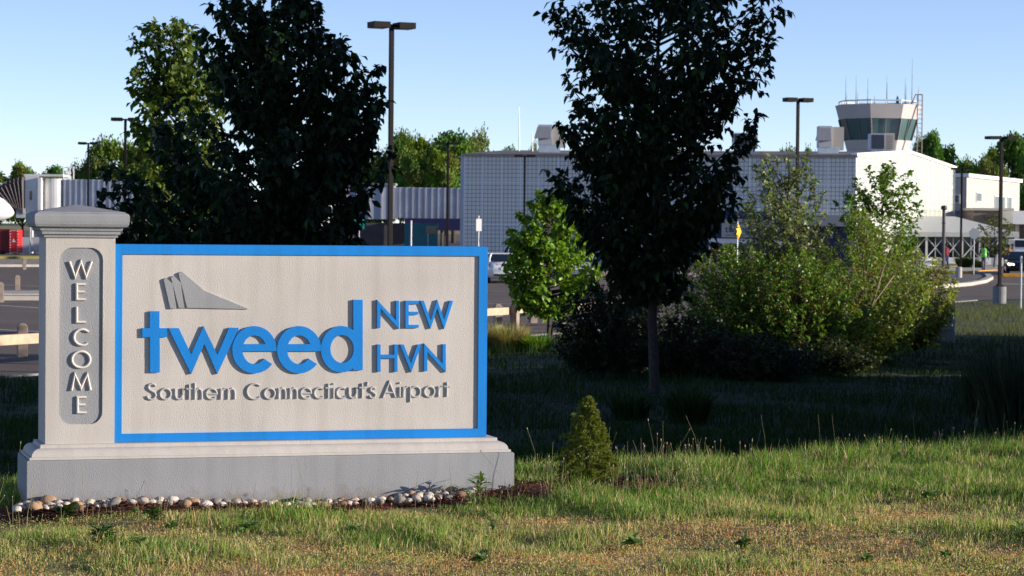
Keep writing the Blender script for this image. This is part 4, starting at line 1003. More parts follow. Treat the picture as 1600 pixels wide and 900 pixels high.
for i, (px, py, Y, h, rz, lab, _) in enumerate(LPS):
    p = atY(px, py, Y); q = LZ
    if i == 0: lp = lamp_proto(8.0); o = lp
    else: o = dup(lp, (0, 0, 0))
    zb = LZ if Y != 93 else LZ + .65
    hh = p.z - zb; o.location = (p.x, Y, zb); o.rotation_euler = (0, 0, R_(rz)); k_ = {124: 1.2, 162: 1.1, 156: 1.35, 181: 1.3, 170: 1.2}.get(Y, 1.0); o.scale = (k_, k_, hh / 8.0)
    tag(o, lab, 'lamp post', 'dark lamp posts around the parking lot')
    if Y == 93:
        cb_ = o; mb = MB(); mb.tube([(0, 0, -.9), (0, 0, 0)], .25, 20); c = mb.build('concrete_base', M_['concrete_dark'], o)
# slim camera bollard light
r = empty('slim_lamp', (XY(1474, 165), 165, LZ), 0, 'short slim dark teal lamp post with a small round head before the canopy', 'lamp post')
h = (360 - 320) / (F / 165) + 2.7
mb = MB(); mb.tube([(0, 0, 0), (0, 0, h - .3)], [.12, .11], 10); mb.build('pole', M_['bellows'], r)
mb = MB(); mb.tube([(0, 0, h - .3), (0, 0, h - .25), (0, 0, h - .05), (0, 0, h)], [.12, .2, .2, .1], 12); mb.tube([(0, 0, h * .9 - .75), (0, 0, h * .9 - .7)], .16, 10); mb.build('lamp_head', M_['black'], r)

# ------------------------------------------------------------ terminal building
PA = Vector((-3.71, 188.0)); PC = Vector((25.1, 182.9)); PG = Vector((38.6, 218.0)); PK = Vector((31.6, 199.8))
wd = (PC - PA).normalized(); wn = Vector((-wd.y, wd.x)); WL = (PC - PA).length
EZ = 7.15; RZ = 7.95
gd = (PG - PC).normalized(); GLn = (PG - PC).length; PDk = (PK - PC).dot(gd)
term = empty('terminal_building', (PA.x, PA.y, LZ), math.atan2(wd.y, wd.x), 'large terminal building with a shaded grid wall and a bright white gable end', 'building')
def tl(p):  # world xy -> building local
    v = Vector(p) - PA; return (v.dot(wd), v.dot(wn))
EZl = EZ - LZ; RZl = RZ - LZ
gm = gridmat('grid_wall_panels', (.70, .68, .64), (.27, .28, .30), .05, .305, .305, .085, 1.43, 3.2)
gmw = gridmat('white_wall_panels', (.46, .465, .39), (.33, .34, .30), .08, .62, .62, .12, 1.86, 3.4)
mb = MB(); mb.box(0, WL, 0, .3, .55, EZl - .12); o = mb.build('wall', gm, term)
mb = MB(); mb.box(-.05, WL + .02, -.06, .35, 0, .55); mb.build('wall_base', M_['bridge'], term)
mb = MB(); mb.box(-.15, WL + .1, -.22, .3, EZl - .12, EZl + .06); mb.build('fascia', mat('fascia', (.30, .26, .25), .7), term)
# gable wall as its own local frame so that its grid follows the wall
gw = empty('gable_wall_frame', (0, 0, 0)); bpy.data.objects.remove(gw)
mbx = MB(); mbx.add([(0, 0, 0), (GLn, 0, 0), (GLn, 0, EZl), (PDk, 0, RZl), (0, 0, EZl), (0, .3, 0), (GLn, .3, 0), (GLn, .3, EZl), (PDk, .3, RZl), (0, .3, EZl)],
                    [(0, 1, 2, 3, 4), (9, 8, 7, 6, 5), (0, 5, 6, 1), (1, 6, 7, 2), (2, 7, 8, 3), (3, 8, 9, 4), (4, 9, 5, 0)])
g = mbx.build('gable_wall', gmw, term); c = tl(PC); g.location = (c[0], c[1], 0); g.rotation_euler = (0, 0, math.atan2(gd.y, gd.x) - math.atan2(wd.y, wd.x)); g['label'] = 'bright white sunlit gable end wall'
mb = MB()
for (a, za, b_, zb_) in ((-.1, EZl, PDk, RZl), (PDk, RZl, GLn + .15, EZl)):
    mb.hexa([(a, -.12, za - .02), (b_, -.12, zb_ - .02), (b_, .35, zb_ - .02), (a, .35, za - .02), (a, -.12, za + .2), (b_, -.12, zb_ + .2), (b_, .35, zb_ + .2), (a, .35, za + .2)])
t_ = mb.build('gable_trim', M_['white'], term); t_.location = g.location; t_.rotation_euler = g.rotation_euler
cA = (0, 0); cK0 = (0, PDk * .96); cB = (0, GLn * .96); c0 = tl(PC); c1 = tl(PK); c2 = tl(PG)
mb = MB(); mb.add([(0, 0, EZl + .07), (c0[0], c0[1], EZl + .07), (c1[0], c1[1], RZl + .07), (cK0[0], cK0[1], RZl + .07), (c2[0], c2[1], EZl + .07), (cB[0], cB[1], EZl + .07)], [(0, 1, 2, 3), (3, 2, 4, 5)])
mb.build('roof', M_['roof'], term)
mb = MB(); mb.box(-.25, 0.02, .0, GLn * .96, 0, EZl); mb.box(0, c2[0], GLn * .955, GLn * .965, 0, EZl); mb.build('rear_wall', M_['bridge'], term)
# entrance in the long wall
ex0 = tl(atY(1083, 380, 184).xy)[0]; ex1 = tl(atY(1225, 380, 183).xy)[0]
mb = MB(); mb.box(ex0, ex1, -1.2, -.07, 3.0, 4.0); o = mb.build('entrance_canopy', M_['navy'], term)
mb = MB(); mb.box(ex0, ex1, -.9, -.08, 0, 2.98); o = mb.build('entrance_wall', M_['navy'], term)
sa, sb = tl(atY(1126, 356, 182.5).xy)[0], tl(atY(1203, 356, 182).xy)[0]
def zat(py, Y, px=1150): return atY(px, py, Y).z - LZ
s0, s1 = zat(371, 183), zat(342, 183)
mb = MB(); mb.box(sa, sb, -1.32, -1.22, s0, s1); es = mb.build('entrance_sign', M_['cream'], term)
wS = sb - sa
text_mesh('lettering', 'WELCOME TO', .30, sa + wS * .5, s1 - .36, -1.33, M_['grey_text'], es, 'CENTER', .02, 1.15)
text_mesh('lettering', 'tweed', .72, sa + .25, s0 + .38, -1.33, M_['navy_text'], es, 'LEFT', .02)
text_mesh('lettering', 'NEW', .34, sa + wS * .72, s0 + .76, -1.33, M_['blue_text'], es, 'LEFT', .02)
text_mesh('lettering', 'HVN', .34, sa + wS * .72, s0 + .40, -1.33, M_['blue_text'], es, 'LEFT', .02)
text_mesh('lettering', "Southern Connecticut's Airport", .17, sa + .27, s0 + .12, -1.33, M_['grey_text'], es, 'LEFT', .02)
fx = sa + .9; fz = s0 + 1.02
mb = MB(); mb.add([(fx, -1.335, fz - .05), (fx + .9, -1.335, fz - .02), (fx + .25, -1.335, fz + .17), (fx - .03, -1.335, fz + .26)], [(0, 1, 2, 3)]); mb.build('tail_fin_emblem', M_['grey_text'], es)
da = tl(atY(1104, 380, 182).xy)[0]; dz = zat(373, 182)
mb = MB()
for k in range(6): mb.box(da + k * 1.02, da + k * 1.02 + .12, -1.05, -.95, .0, dz - .35)
mb.box(da, da + 5.3, -1.06, -.94, dz - .35, dz); mb.build('entrance_frame', M_['white'], term)
mb = MB(); mb.box(da + .1, da + 5.2, -.99, -.93, 0, dz - .36); mb.build('entrance_doors', M_['glass'], term)
ba, bb_ = tl(atY(1228, 345, 181).xy)[0], tl(atY(1334, 345, 181).xy)[0]
mb = MB(); mb.box(ba, bb_ - .1, -2.2, -.07, zat(352, 181), zat(335, 181)); mb.build('side_canopy', M_['cream'], term)
# blue and white graphics right of entrance kept plain
mb = MB(); mb.box(ba, bb_ - .2, -.5, -.08, 0, zat(353, 181)); mb.build('side_wall', M_['navy'], term)

# roof-top units
def hvac(px0_, px1_, ytop, ybot, Y, kind, label):
    a = atY(px0_, ybot, Y); b_ = atY(px1_, ytop, Y); wx = b_.x - a.x; h = b_.z - a.z
    r = empty('rooftop_unit', (a.x, Y, a.z), 0, label, 'rooftop unit', 'air handling units on the terminal roof')
    if kind == 0:
        mb = MB(); mb.box(.1 * wx, .82 * wx, 0, 1.4, 0, h * .28); mb.build('curb', M_['chrome'], r)
        mb = MB(); mb.box(.08 * wx, .55 * wx, -.05, 1.5, h * .28, h); mb.build('cabinet', M_['bridge'], r)
        mb = MB(); mb.box(.551 * wx, wx, .05, 1.55, h * .2, h * .97); mb.build('side_cabinet', M_['cream'], r)
        mb = MB(); mb.add([(-.06 * wx, -.55, h * .5), (.5 * wx, -.55, h * .5), (.5 * wx, -.06, h * .93), (0.05 * wx, -.06, h * .93), (-.06 * wx, -.06, h * .5), (.5 * wx, -.06, h * .5)], [(0, 1, 2, 3), (0, 3, 4), (1, 5, 2), (0, 4, 5, 1)])
        mb.build('intake_hood', M_['grey_dark'], r)
        mb = MB(); mb.box(0, wx * 1.02, -.2, 1.7, -.25, -.002); mb.build('roof_curb', M_['black'], r)
    else:
        mb = MB(); mb.box(.12 * wx, .9 * wx, .1, 1.4, 0, h * .25); mb.build('curb', M_['chrome'], r)
        mb = MB(); mb.box(0, .62 * wx, 0, 1.5, h * .25, h * .98); mb.build('cabinet', M_['bridge'], r)
        mb = MB()
        for k in range(12): mb.box(.05 * wx + k * .045 * wx, .05 * wx + k * .045 * wx + .022 * wx, -.03, -.002, h * .3, h * .93)
        mb.build('louvre', M_['black'], r)
        mb = MB(); mb.box(.622 * wx, wx, .02, 1.48, h * .25, h); c_ = mb.build('side_cabinet', M_['cream'], r)
        mb = MB()
        for k in range(7): mb.box(.66 * wx, .95 * wx, -.01, .018, h * (.32 + k * .09), h * (.35 + k * .09))
        mb.build('grille', M_['brown_wall'], c_)
hvac(837, 884, 195, 238, 193, 0, 'silver rooftop unit with a sloped hood nearest the left end of the roof')
hvac(1146, 1184, 207, 240, 192, 1, 'louvred rooftop unit just right of the tall dark tree')
hvac(1276, 1319, 197, 243, 190, 0, 'silver hooded rooftop unit in front of the control tower left side')
hvac(1360, 1398, 208, 243, 196, 1, 'louvred rooftop unit in front of the control tower right side')
# masts
for px, y0_, y1_, Y, lab in ((811, 165, 240, 200, 'thin tall antenna mast on the left of the terminal roof'), (832, 206, 240, 200, 'short thin antenna by the hooded rooftop unit')):
    a = atY(px, y1_, Y); b_ = atY(px, y0_, Y); mb = MB(); mb.tube([a, a.lerp(b_, .6), b_], [.05, .04, .015], 6); mb.tube([a, a + Vector((0, 0, .2))], .12, 8); tag(mb.build('antenna_mast', M_['alu']), lab, 'antenna')

# ------------------------------------------------------------ control tower
TY = 250.0; s = F / TY; tc_ = atY(1371, 250, TY)
tower = empty('control_tower', (tc_.x, TY, LZ), R_(4), 'concrete airport control tower with slanted dark windows above the roof', 'control tower')
def tz(py): return atY(1371, py, TY).z - LZ
def octr(r, z, rot=22.5): return [(r * math.cos(R_(rot + 45 * k)), r * math.sin(R_(rot + 45 * k)), z) for k in range(8)]
ry = {k: tz(v) for k, v in dict(top=165, fb=187, gb=220, bot=245).items()}
W0 = 4.25
def taper(z): return 2.95 + (4.35 - 2.95) * (z - ry['bot']) / (ry['top'] - ry['bot'])
mb = MB(); mb.loft([octr(2.9, 0), octr(2.9, ry['bot'] - .1)]); mb.build('shaft', M_['tower'], tower)
mb = MB(); mb.loft([octr(taper(ry['bot']), ry['bot']), octr(taper(ry['gb']), ry['gb'])]); mb.build('lower_band', M_['tower'], tower)
mb = MB(); mb.loft([octr(taper(ry['gb']) - .08, ry['gb'] + .002), octr(taper(ry['fb']) - .08, ry['fb'] - .002)]); mb.build('window_band', M_['glass_teal'], tower)
mb = MB(); mb.loft([octr(taper(ry['fb']), ry['fb']), octr(taper(ry['top']), ry['top'])]); mb.build('parapet', M_['tower'], tower)
for k in range(8):
    mb = MB(); a = R_(22.5 + 45 * k); p0 = Vector((math.cos(a), math.sin(a), 0)) * taper(ry['gb']); p1 = Vector((math.cos(a), math.sin(a), 0)) * taper(ry['fb']); p0.z = ry['gb']; p1.z = ry['fb']
    mb.tube([p0, p1], .09, 6)
    a2 = R_(22.5 + 45 * (k + 1)); q0 = (p0 + Vector((math.cos(a2) * taper(ry['gb']), math.sin(a2) * taper(ry['gb']), ry['gb']))) / 2; q1 = (p1 + Vector((math.cos(a2) * taper(ry['fb']), math.sin(a2) * taper(ry['fb']), ry['fb']))) / 2
    mb.build('mullion', M_['brown_wall'], tower); mb = MB(); mb.tube([q0, q1], .045, 6); mb.build('mullion', M_['brown_wall'], tower)
mb = MB(); zz = ry['top']
for k in range(8):
    a = R_(22.5 + 45 * k); a2 = R_(67.5 + 45 * k); r_ = 3.95
    p = Vector((math.cos(a) * r_, math.sin(a) * r_, zz)); q = Vector((math.cos(a2) * r_, math.sin(a2) * r_, zz))
    mb.tube([p, p + Vector((0, 0, .38))], .06, 5)
    for hz in (.38,): mb.tube([p + Vector((0, 0, hz)), q + Vector((0, 0, hz))], .07, 5)
    m2 = (p + q) / 2; mb.tube([m2, m2 + Vector((0, 0, .38))], .05, 5)
mb.build('railing', M_['tan_metal'], tower)
for i, (px, pt) in enumerate(((1315, 150), (1318, 120), (1323, 148), (1331, 120), (1337, 145), (1356, 122), (1360, 150), (1383, 130), (1386, 118), (1408, 122), (1413, 132), (1426, 90), (1429, 135))):
    a = (px - 1371) / s; mb = MB(); mb.tube([(a, -1.5 + (i % 3), ry['top']), (a, -1.5 + (i % 3), tz(pt) * .4 + ry['top'] * .6), (a, -1.5 + (i % 3), tz(pt))], [.05, .025, .01], 5); mb.build('antenna', M_['bellows'], tower)
mb = MB(); mb.tube([(1.55, -1.8, ry['top']), (1.55, -1.8, ry['top'] + .55), (1.55, -1.8, ry['top'] + .9)], [.16, .16, .05], 10); mb.build('beacon', M_['teal'], tower)
mb = MB(); lx0 = (1419 - 1371) / s; lx1 = (1432 - 1371) / s
for xx in (lx0 + .35, lx1): mb.tube([(xx, -2.4, 0), (xx, -2.4, tz(149))], .06, 5)
for k in range(26): zz = 1 + k * .5; 
for k in range(int((tz(149) - 3) / .45)): mb.tube([(lx0 + .35, -2.4, 3 + k * .45), (lx1, -2.4, 3 + k * .45)], .035, 4)
mb.tube([(lx0 - .2, -2.4, ry['top'] + .1), (lx0 + .15, -2.4, tz(149)), (lx1, -2.4, tz(149))], .06, 5)
mb.build('ladder', M_['brown_wall'], tower)

# ------------------------------------------------------------ white two-storey building and neighbours, canopy
def wbox(name, px_corner, Y, pyt, label):
    pass
C2 = Vector((XY(1509, 236), 236.0)); s2 = F / 236
hz = (361.5 - 277) / s2 + 2.7
g2 = Vector((.38, .925)).normalized(); n2 = Vector((-.985, .174))
wb = empty('white_office_building', (C2.x, C2.y, LZ), 0, 'white two-storey flat-roofed building right of the gable with narrow windows', 'building')
LG = 26.0; LN = 9.0
A = Vector((0, 0)); B = g2 * LG; Cc_ = n2 * LN; Dd = B + Cc_
mb = MB(); mb.prism([(A.x, A.y), (B.x, B.y), (Dd.x, Dd.y), (Cc_.x, Cc_.y)], 0, hz); mb.build('wall', M_['cream'], wb)
e = .25
mb = MB(); q = [A - g2 * e - n2 * e, B + g2 * e - n2 * e, Dd + g2 * e + n2 * e, Cc_ - g2 * e + n2 * e]; mb.prism([(v.x, v.y) for v in q], hz + .003, hz + .35); mb.build('roof', M_['white'], wb)
sd_ = Vector((g2.y, -g2.x))
def wwin(t0, t1, z0, z1, side=0):
    r_ = []
    if side == 0: a = g2 * t0 + sd_ * .03; b_ = g2 * t1 + sd_ * .03; th = sd_ * .05
    else: a = n2 * t0 - g2 * .05; b_ = n2 * t1 - g2 * .05; th = -g2 * .05
    f_ = MB(); q = [a - th * .6, b_ - th * .6, b_ + th, a + th]; f_.prism([(v.x, v.y) for v in q], z0, z1); fo = f_.build('window', M_['tan_metal'], wb)
    dd = (b_ - a).normalized() * .12; g_ = MB(); q = [a + dd + th * 1.02, b_ - dd + th * 1.02, b_ - dd + th * 1.2, a + dd + th * 1.2]; g_.prism([(v.x, v.y) for v in q], z0 + .12, z1 - .12); g_.build('pane', M_['glass'], fo)
for t0 in (13.0, 16.2, 19.6): wwin(t0, t0 + 1.9, 3.9, 6.3)
wwin(4.2, 6.6, 5.5, 6.5); wwin(5, 7.5, 3.0, 3.6); wwin(3.2, 4.2, 5.3, 6.2, 1); wwin(.6, 1.4, 5.3, 6.2, 1)
# duct elbow
mb = MB(); dp = Vector((XY(1492, 232), 226)); pts = [(dp.x - .3 + 1.1 * math.sin(a_), dp.y, 1.6 + LZ + 1.2 + 1.5 * math.cos(a_)) for a_ in [R_(x) for x in range(-20, 95, 12)]]
mb.tube(pts, .38, 12); tag(mb.build('duct_elbow', M_['tent'], smooth=True), 'curved white duct at the foot of the white two-storey building', 'duct')
# brown building with a white fascia
bx = XY(1520, 214); mb = empty('brown_low_building', (bx, 214, LZ), 0, 'low brown building with a white fascia at the right edge', 'building')
zt_ = (361.7 - 329) / (F / 214) + 2.7
q = MB(); q.box(0, XY(1583, 214) - bx, 0, 14, 0, zt_); q.build('wall', M_['brown_wall'], mb)
q = MB(); q.box(-.1, XY(1583, 214) - bx, -.15, 14.1, zt_ + .003, zt_ + .22); q.build('roof', M_['cream'], mb)
fx0 = XY(1582, 208) - bx; zf = (361.9 - 350) / (F / 208) + 2.7
q = MB(); q.box(fx0, fx0 + 14, -6, 14, zf, zt_ - .05); q.build('fascia', M_['white'], mb)
for k in range(5): q = MB(); q.box(fx0 + .35 + k * .75, fx0 + .62 + k * .75, -5.6, -5.3, 0, zf - .002); q.build('column', M_['concrete'], mb)
q = MB(); q.box(fx0 + .3, fx0 + 13, -5, 13.9, 0, zf - .003); q.build('recessed_wall', M_['brown_wall'], mb)
# the glazed canopy / tent
CY = 195.0; cs = F / CY
cx0 = XY(1392, CY, 380); cx1 = XY(1587, CY, 380)
can = empty('glazed_canopy', (cx0, CY, LZ), 0, 'long white tent-roofed walkway with dark glazing and crossed braces', 'canopy')
cw = cx1 - cx0; ez = (361.3 - 363) / cs + 2.7; rz_ = (361 - 338) / (F / 204) + 2.7
ezb = ez - .3
mb = MB(); mb.add([(0, -.3, ez), (cw + .2, -.3, ez), (cw - 3.2, 9, rz_), (0, 9, rz_), (0, -.3, ez - .35), (cw + .2, -.3, ez - .35), (cw + .2, 9, ez - .2), (0, 9, ez - .2)], [(0, 1, 2, 3), (0, 4, 5, 1), (1, 5, 6, 2), (3, 2, 6, 7), (4, 7, 6, 5)]); mb.build('tent_roof', M_['tent'], can)
mb = MB(); mb.box(0, cw, 0, .15, .01, .65); mb.build('base_wall', M_['white'], can)
mb = MB(); mb.box(.05, cw - .05, .1, .14, .65, ez - .36); mb.build('glazing', M_['glass'], can)
mb = MB(); mb.box(cw - .14, cw, .2, 9, .0, ez - .36); mb.build('end_wall', M_['bridge'], can)
nb = 7; mbp = MB(); mbb = MB(); pw = cw / nb
for k in range(nb + 1): 
    q = MB(); q.box(k * pw - .08, k * pw + .08, -.06, .09, .02, ez - .37); q.build('post', M_['bridge_white'], can)
for k in range(nb):
    a = k * pw
    if k % 2 == 0 or True:
        q = MB(); q.tube([(a + .1, .02, .7), (a + pw - .1, .02, ez - .5)], .035, 5); q.tube([(a + .1, .03, ez - .5), (a + pw - .1, .03, .7)], .035, 5); q.build('cross_brace', M_['tan_metal'], can)
    q = MB(); q.box(a + pw * .5 - .03, a + pw * .5 + .03, .0, .08, .66, ez - .37); q.build('mullion', M_['bridge'], can)

# ------------------------------------------------------------ jet bridges
def ribbed(name, x0_, x1_, Y, z0_, z1_, depth, n, m, parent):
    mb = MB(); mb.box(x0_, x1_, Y, Y + depth, z0_, z1_)
    for k in range(n + 1):
        a = x0_ + (x1_ - x0_) * k / n; mb.box(a - .07, a + .07, Y - .09, Y - .002, z0_, z1_)
    return mb.build(name, m, parent)
JY = 228.0; js = F / JY
jz = lambda py, px=650: atY(px, py, JY).z
jb = empty('jet_bridge', (XY(650, JY), JY, LZ), 0, 'grey ribbed jet bridge running to the left end of the terminal', 'jet bridge')
jx = lambda px: XY(px, JY, 320) - jb.location.x
ribbed('tunnel', jx(615), jx(735), 0, jz(341) - LZ, jz(293) - LZ, 3, 12, M_['bridge'], jb)
ribbed('outer_tunnel', jx(520), jx(615.5), -.3, jz(343) - LZ, jz(290) - LZ, 3.6, 5, M_['bridge'], jb)
mb = MB(); mb.box(jx(516), jx(618), -.45, 3.5, jz(290) - LZ + .003, jz(290) - LZ + .2); mb.build('roof_edge', M_['concrete_dark'], jb)
mb = MB(); mb.box(jx(545), jx(552), .4, 1.2, 0, jz(343) - LZ - .01); mb.box(jx(600), jx(606), .4, 1.2, 0, jz(343) - LZ - .01); mb.box(jx(540), jx(612), .2, 1.5, .3, .9); mb.build('support', M_['bellows'], jb)
# navy annex under it
mb = MB(); mb.box(0, 20, 0, 5, 0, 2.2); 
nv = empty('navy_service_building', (XY(632, 240), 240, LZ), 0, 'low dark navy service building beneath the ribbed jet bridge', 'building')
w_ = XY(730, 240) - XY(632, 240)
mb = MB(); mb.box(0, w_, 0, 4, (354 - 360) / (F / 240) + 2.7, (354 - 341) / (F / 240) + 2.7); mb.build('upper_wall', M_['navy'], nv)
mb = MB()
for k in range(4): mb.box(.1 + k * (w_ - .5) / 3, .3 + k * (w_ - .5) / 3, .3, .5, 0, (354 - 360) / (F / 240) + 2.698)
mb.build('columns', M_['bellows'], nv)
mb = MB(); mb.box(XY(520, 242) - XY(632, 240), -.1, 3, 4, 0, 3.0); mb.build('rear_shed', M_['bellows'], nv)
# teal generator
GY = 190.0; gx = lambda p: XY(p, GY, 370)
gen = empty('teal_equipment_box', (gx(632), GY, LZ), 0, 'tall teal metal equipment enclosure seen just above the sign panel', 'enclosure')
gw_ = gx(683) - gx(632); gh = (354 - 349) / (F / GY) + 2.7
mb = MB(); mb.box(0, gw_, 0, 2, 0, gh); mb.build('cabinet', M_['teal'], gen, bevel=.02)
mb = MB(); mb.box(gw_ * .66, gw_ * .98, -.03, -.002, gh - .8, gh - .2); mb.build('vent', M_['glass'], gen)
mb = MB(); mb.box(gw_ * .71, gw_ * .73, -.02, -.004, 0, gh - .8); mb.build('door_seam', M_['alu'], gen)
gp_ = MB(); gp_.tube([(XY(642, 180), 180, LZ), (XY(642, 180), 180, (354 - 345) / (F / 180) + 1.7)], .06, 8); tag(gp_.build('thin_post', M_['bridge_white']), 'thin white post in front of the teal enclosure', 'post')

# left jet bridge, with bellows hood, and the aircraft
KY = 222.0; ks = F / KY
kb = empty('passenger_boarding_bridge', (XY(100, KY), KY, LZ), 0, 'white boarding bridge with a dark folded hood left of the sign pillar', 'jet bridge')
kx = lambda px: XY(px, KY, 320) - kb.location.x
kz = lambda py, px=100: atY(px, py, KY).z - LZ
ribbed('tunnel', kx(99), kx(330), .5, kz(338), kz(280), 3, 26, M_['bridge'], kb)
mb = MB()
ccx = kx(81); rr_ = kx(99) - kx(81)
mb.tube([(ccx, 1.2, kz(342)), (ccx, 1.2, kz(279))], rr_ * 1.0, 26); mb.build('rotunda', M_['tan_metal'], kb)
mb = MB(); mb.box(kx(61), kx(66), -.6, 3, kz(342), kz(278)); mb.build('door_frame', M_['bridge_white'], kb)
mb = MB(); mb.box(kx(40), kx(60.8), -.3, 3, kz(343), kz(276)); cbn = mb.build('cab', M_['bridge_white'], kb)
mb = MB(); mb.box(kx(47.5), kx(51), -.36, -.302, kz(313), kz(299)); mb.build('window', M_['glass'], cbn, bevel=.02)
mb = MB(); mb.box(kx(38), kx(99), -.2, 3.2, kz(276) + .01, kz(276) + .2); mb.build('roof_edge', M_['bridge_white'], kb)
# bellows: accordion arcs fanning from cab to the aircraft
mb = MB(); rings = []
for i in range(15):
    t = i / 14; xa = kx(39) - (kx(39) - kx(-6)) * t; zt_ = kz(277) - (kz(277) - kz(295)) * t ** 1.6; zb_ = kz(336) - (0) * t; xb = kx(39) - (kx(39) - kx(20)) * t
    o_ = .16 * (i % 2)
    rings.append([(xa, -.4 - o_, zt_), (xb, -.4 - o_, zb_ + .6 * t), (xb, 2.6, zb_ + .6 * t), (xa, 2.6, zt_)])
mb.loft(rings); mb.build('bellows_hood', M_['bellows'], kb)
mb = MB()
for i in range(1, 15, 2):
    r0, r1 = rings[i][0], rings[i][1]; mb.tube([(r0[0], r0[1] - .04, r0[2] - .3), (r1[0], r1[1] - .04, r1[2] + .1)], .06, 5)
mb.build('hood_ribs', M_['brown_wall'], kb)
mb = MB(); mb.box(kx(27), kx(41), -.5, 2.8, kz(341), kz(326)); mb.build('cab_floor', M_['tan_metal'], kb)
mb = MB(); mb.box(kx(78), kx(84), .8, 1.8, 0, kz(342)); mb.box(kx(45), kx(49), .5, 1.5, 0, kz(343)); mb.box(kx(40), kx(56), .2, 1.9, .2, 1.0); mb.build('support', M_['tan_metal'], kb)
mb = MB()
for xx in (97, 104): mb.tube([(kx(xx), .6, kz(280)), (kx(xx), .6, kz(258))], .06, 5)
for k in range(4): mb.tube([(kx(97), .6, kz(278 - k * 5.5)), (kx(104), .6, kz(278 - k * 5.5))], .05, 4)
mb.build('ladder', M_['bridge_white'], kb); mb = MB()
for xx in (107, 113): mb.tube([(kx(xx), .6, kz(280)), (kx(xx), .6, kz(260))], .06, 5)
mb.tube([(kx(107), .6, kz(260)), (kx(113), .6, kz(260))], .05, 4); mb.build('roof_rail', M_['bridge_white'], kb)
# aircraft (nose to the right)
AY = 214.0; ap = atY(22, 345, AY)
air = empty('regional_jet', (ap.x, AY, LZ), R_(200), 'white airliner nose at the left edge below the boarding bridge hood', 'aircraft')
zc = ap.z - LZ + .35
zc = (348 - 325) / (F / AY) + 2.7
rings = []
for t, r_, dz_ in ((0, .06, -.42), (.12, .3, -.38), (.4, .58, -.28), (.9, .9, -.14), (1.6, 1.15, -.04), (2.6, 1.33, 0), (4.5, 1.38, 0), (18, 1.38, 0), (22, .9, .35), (25, .25, .8)):
    rings.append([(t, r_ * math.cos(2 * math.pi * k / 24), zc + dz_ + r_ * math.sin(2 * math.pi * k / 24)) for k in range(24)])
mb = MB(); mb.loft(rings); mb.build('fuselage', M_['plane'], air, smooth=True)
mb = MB(); mb.loft([[(1.0, .82, zc + .22), (1.0, -.82, zc + .22), (1.02, -.5, zc + .42), (1.02, .5, zc + .42)], [(1.75, 1.14, zc + .38), (1.75, -1.14, zc + .38), (1.85, -.8, zc + .93), (1.85, .8, zc + .93)]]); mb.build('cockpit_windows', M_['glass'], air)
mb = MB(); mb.hexa([(9, 1.2, zc - 1), (14, 1.2, zc - 1), (14.5, 11, zc - .2), (12.5, 11, zc - .2), (9, 1.2, zc - .75), (14, 1.2, zc - .75), (14.5, 11, zc - .1), (12.5, 11, zc - .1)])
mb.hexa([(9, -1.2, zc - 1), (14, -1.2, zc - 1), (14.5, -11, zc - .2), (12.5, -11, zc - .2), (9, -1.2, zc - .75), (14, -1.2, zc - .75), (14.5, -11, zc - .1), (12.5, -11, zc - .1)]); mb.build('wings', M_['plane'], air)
mb = MB(); mb.hexa([(19.5, -.1, zc + 1), (24, -.1, zc + .9), (24, .1, zc + .9), (19.5, .1, zc + 1), (23.5, -.05, zc + 5.2), (25.8, -.05, zc + 5.2), (25.8, .05, zc + 5.2), (23.5, .05, zc + 5.2)]); mb.build('tail_fin', M_['plane_blue'], air)
mb = MB(); mb.tube([(2.4, 0, zc - 1.2), (2.4, 0, .3)], .09, 8); mb.tube([(2.4, -.25, .3), (2.4, -.08, .3)], .3, 16); mb.tube([(2.4, .08, .3), (2.4, .25, .3)], .3, 16)
for s_ in (-1, 1): mb.tube([(12.5, s_ * 1.7, zc - .9), (12.5, s_ * 1.7, .45)], .12, 8); mb.tube([(12.5, s_ * 1.55, .45), (12.5, s_ * 1.9, .45)], .45, 16)
mb.build('landing_gear', M_['bellows'], air)
mb = MB()
for s_ in (-1, 1): mb.tube([(17.5, s_ * 2.2, zc + .5), (18.2, s_ * 2.2, zc + .5), (21, s_ * 2.2, zc + .5)], [.6, .7, .4], 18)
mb.build('engines', M_['plane'], air)
# red carts
RY = 205.0
rc = empty('red_baggage_cart', (XY(15, RY), RY, LZ), 0, 'bright red curtained baggage cart left of the sign pillar', 'cart')
rx = lambda p: XY(p, RY, 380) - rc.location.x
rz2 = lambda py: atY(15, py, RY).z - LZ
mb = MB(); mb.box(rx(15), rx(29), -.1, 1.6, rz2(396), rz2(359)); pnl = mb.build('curtain', M_['red_cart'], rc)
mb = MB(); mb.box(rx(-28), rx(14.8), 0, 1.6, rz2(396), rz2(358)); mb.build('body', M_['maroon_cart'], rc)
mb = MB()
for k in range(9):
    mb.box(rx(15) + .02, rx(15) + .1, -.13, -.102, rz2(396 - k * 4.2), rz2(394.5 - k * 4.2)); mb.box(rx(29) - .1, rx(29) - .02, -.13, -.102, rz2(396 - k * 4.2), rz2(394.5 - k * 4.2))
for k in range(4): mb.box(rx(17 + k * 3), rx(18.4 + k * 3), -.13, -.102, rz2(361), rz2(359.8)); mb.box(rx(17 + k * 3), rx(18.4 + k * 3), -.13, -.102, rz2(395.5), rz2(394.4))
mb.build('trim', M_['white'], pnl)
mb = MB(); cx_, cz_ = rx(22.2), rz2(376)
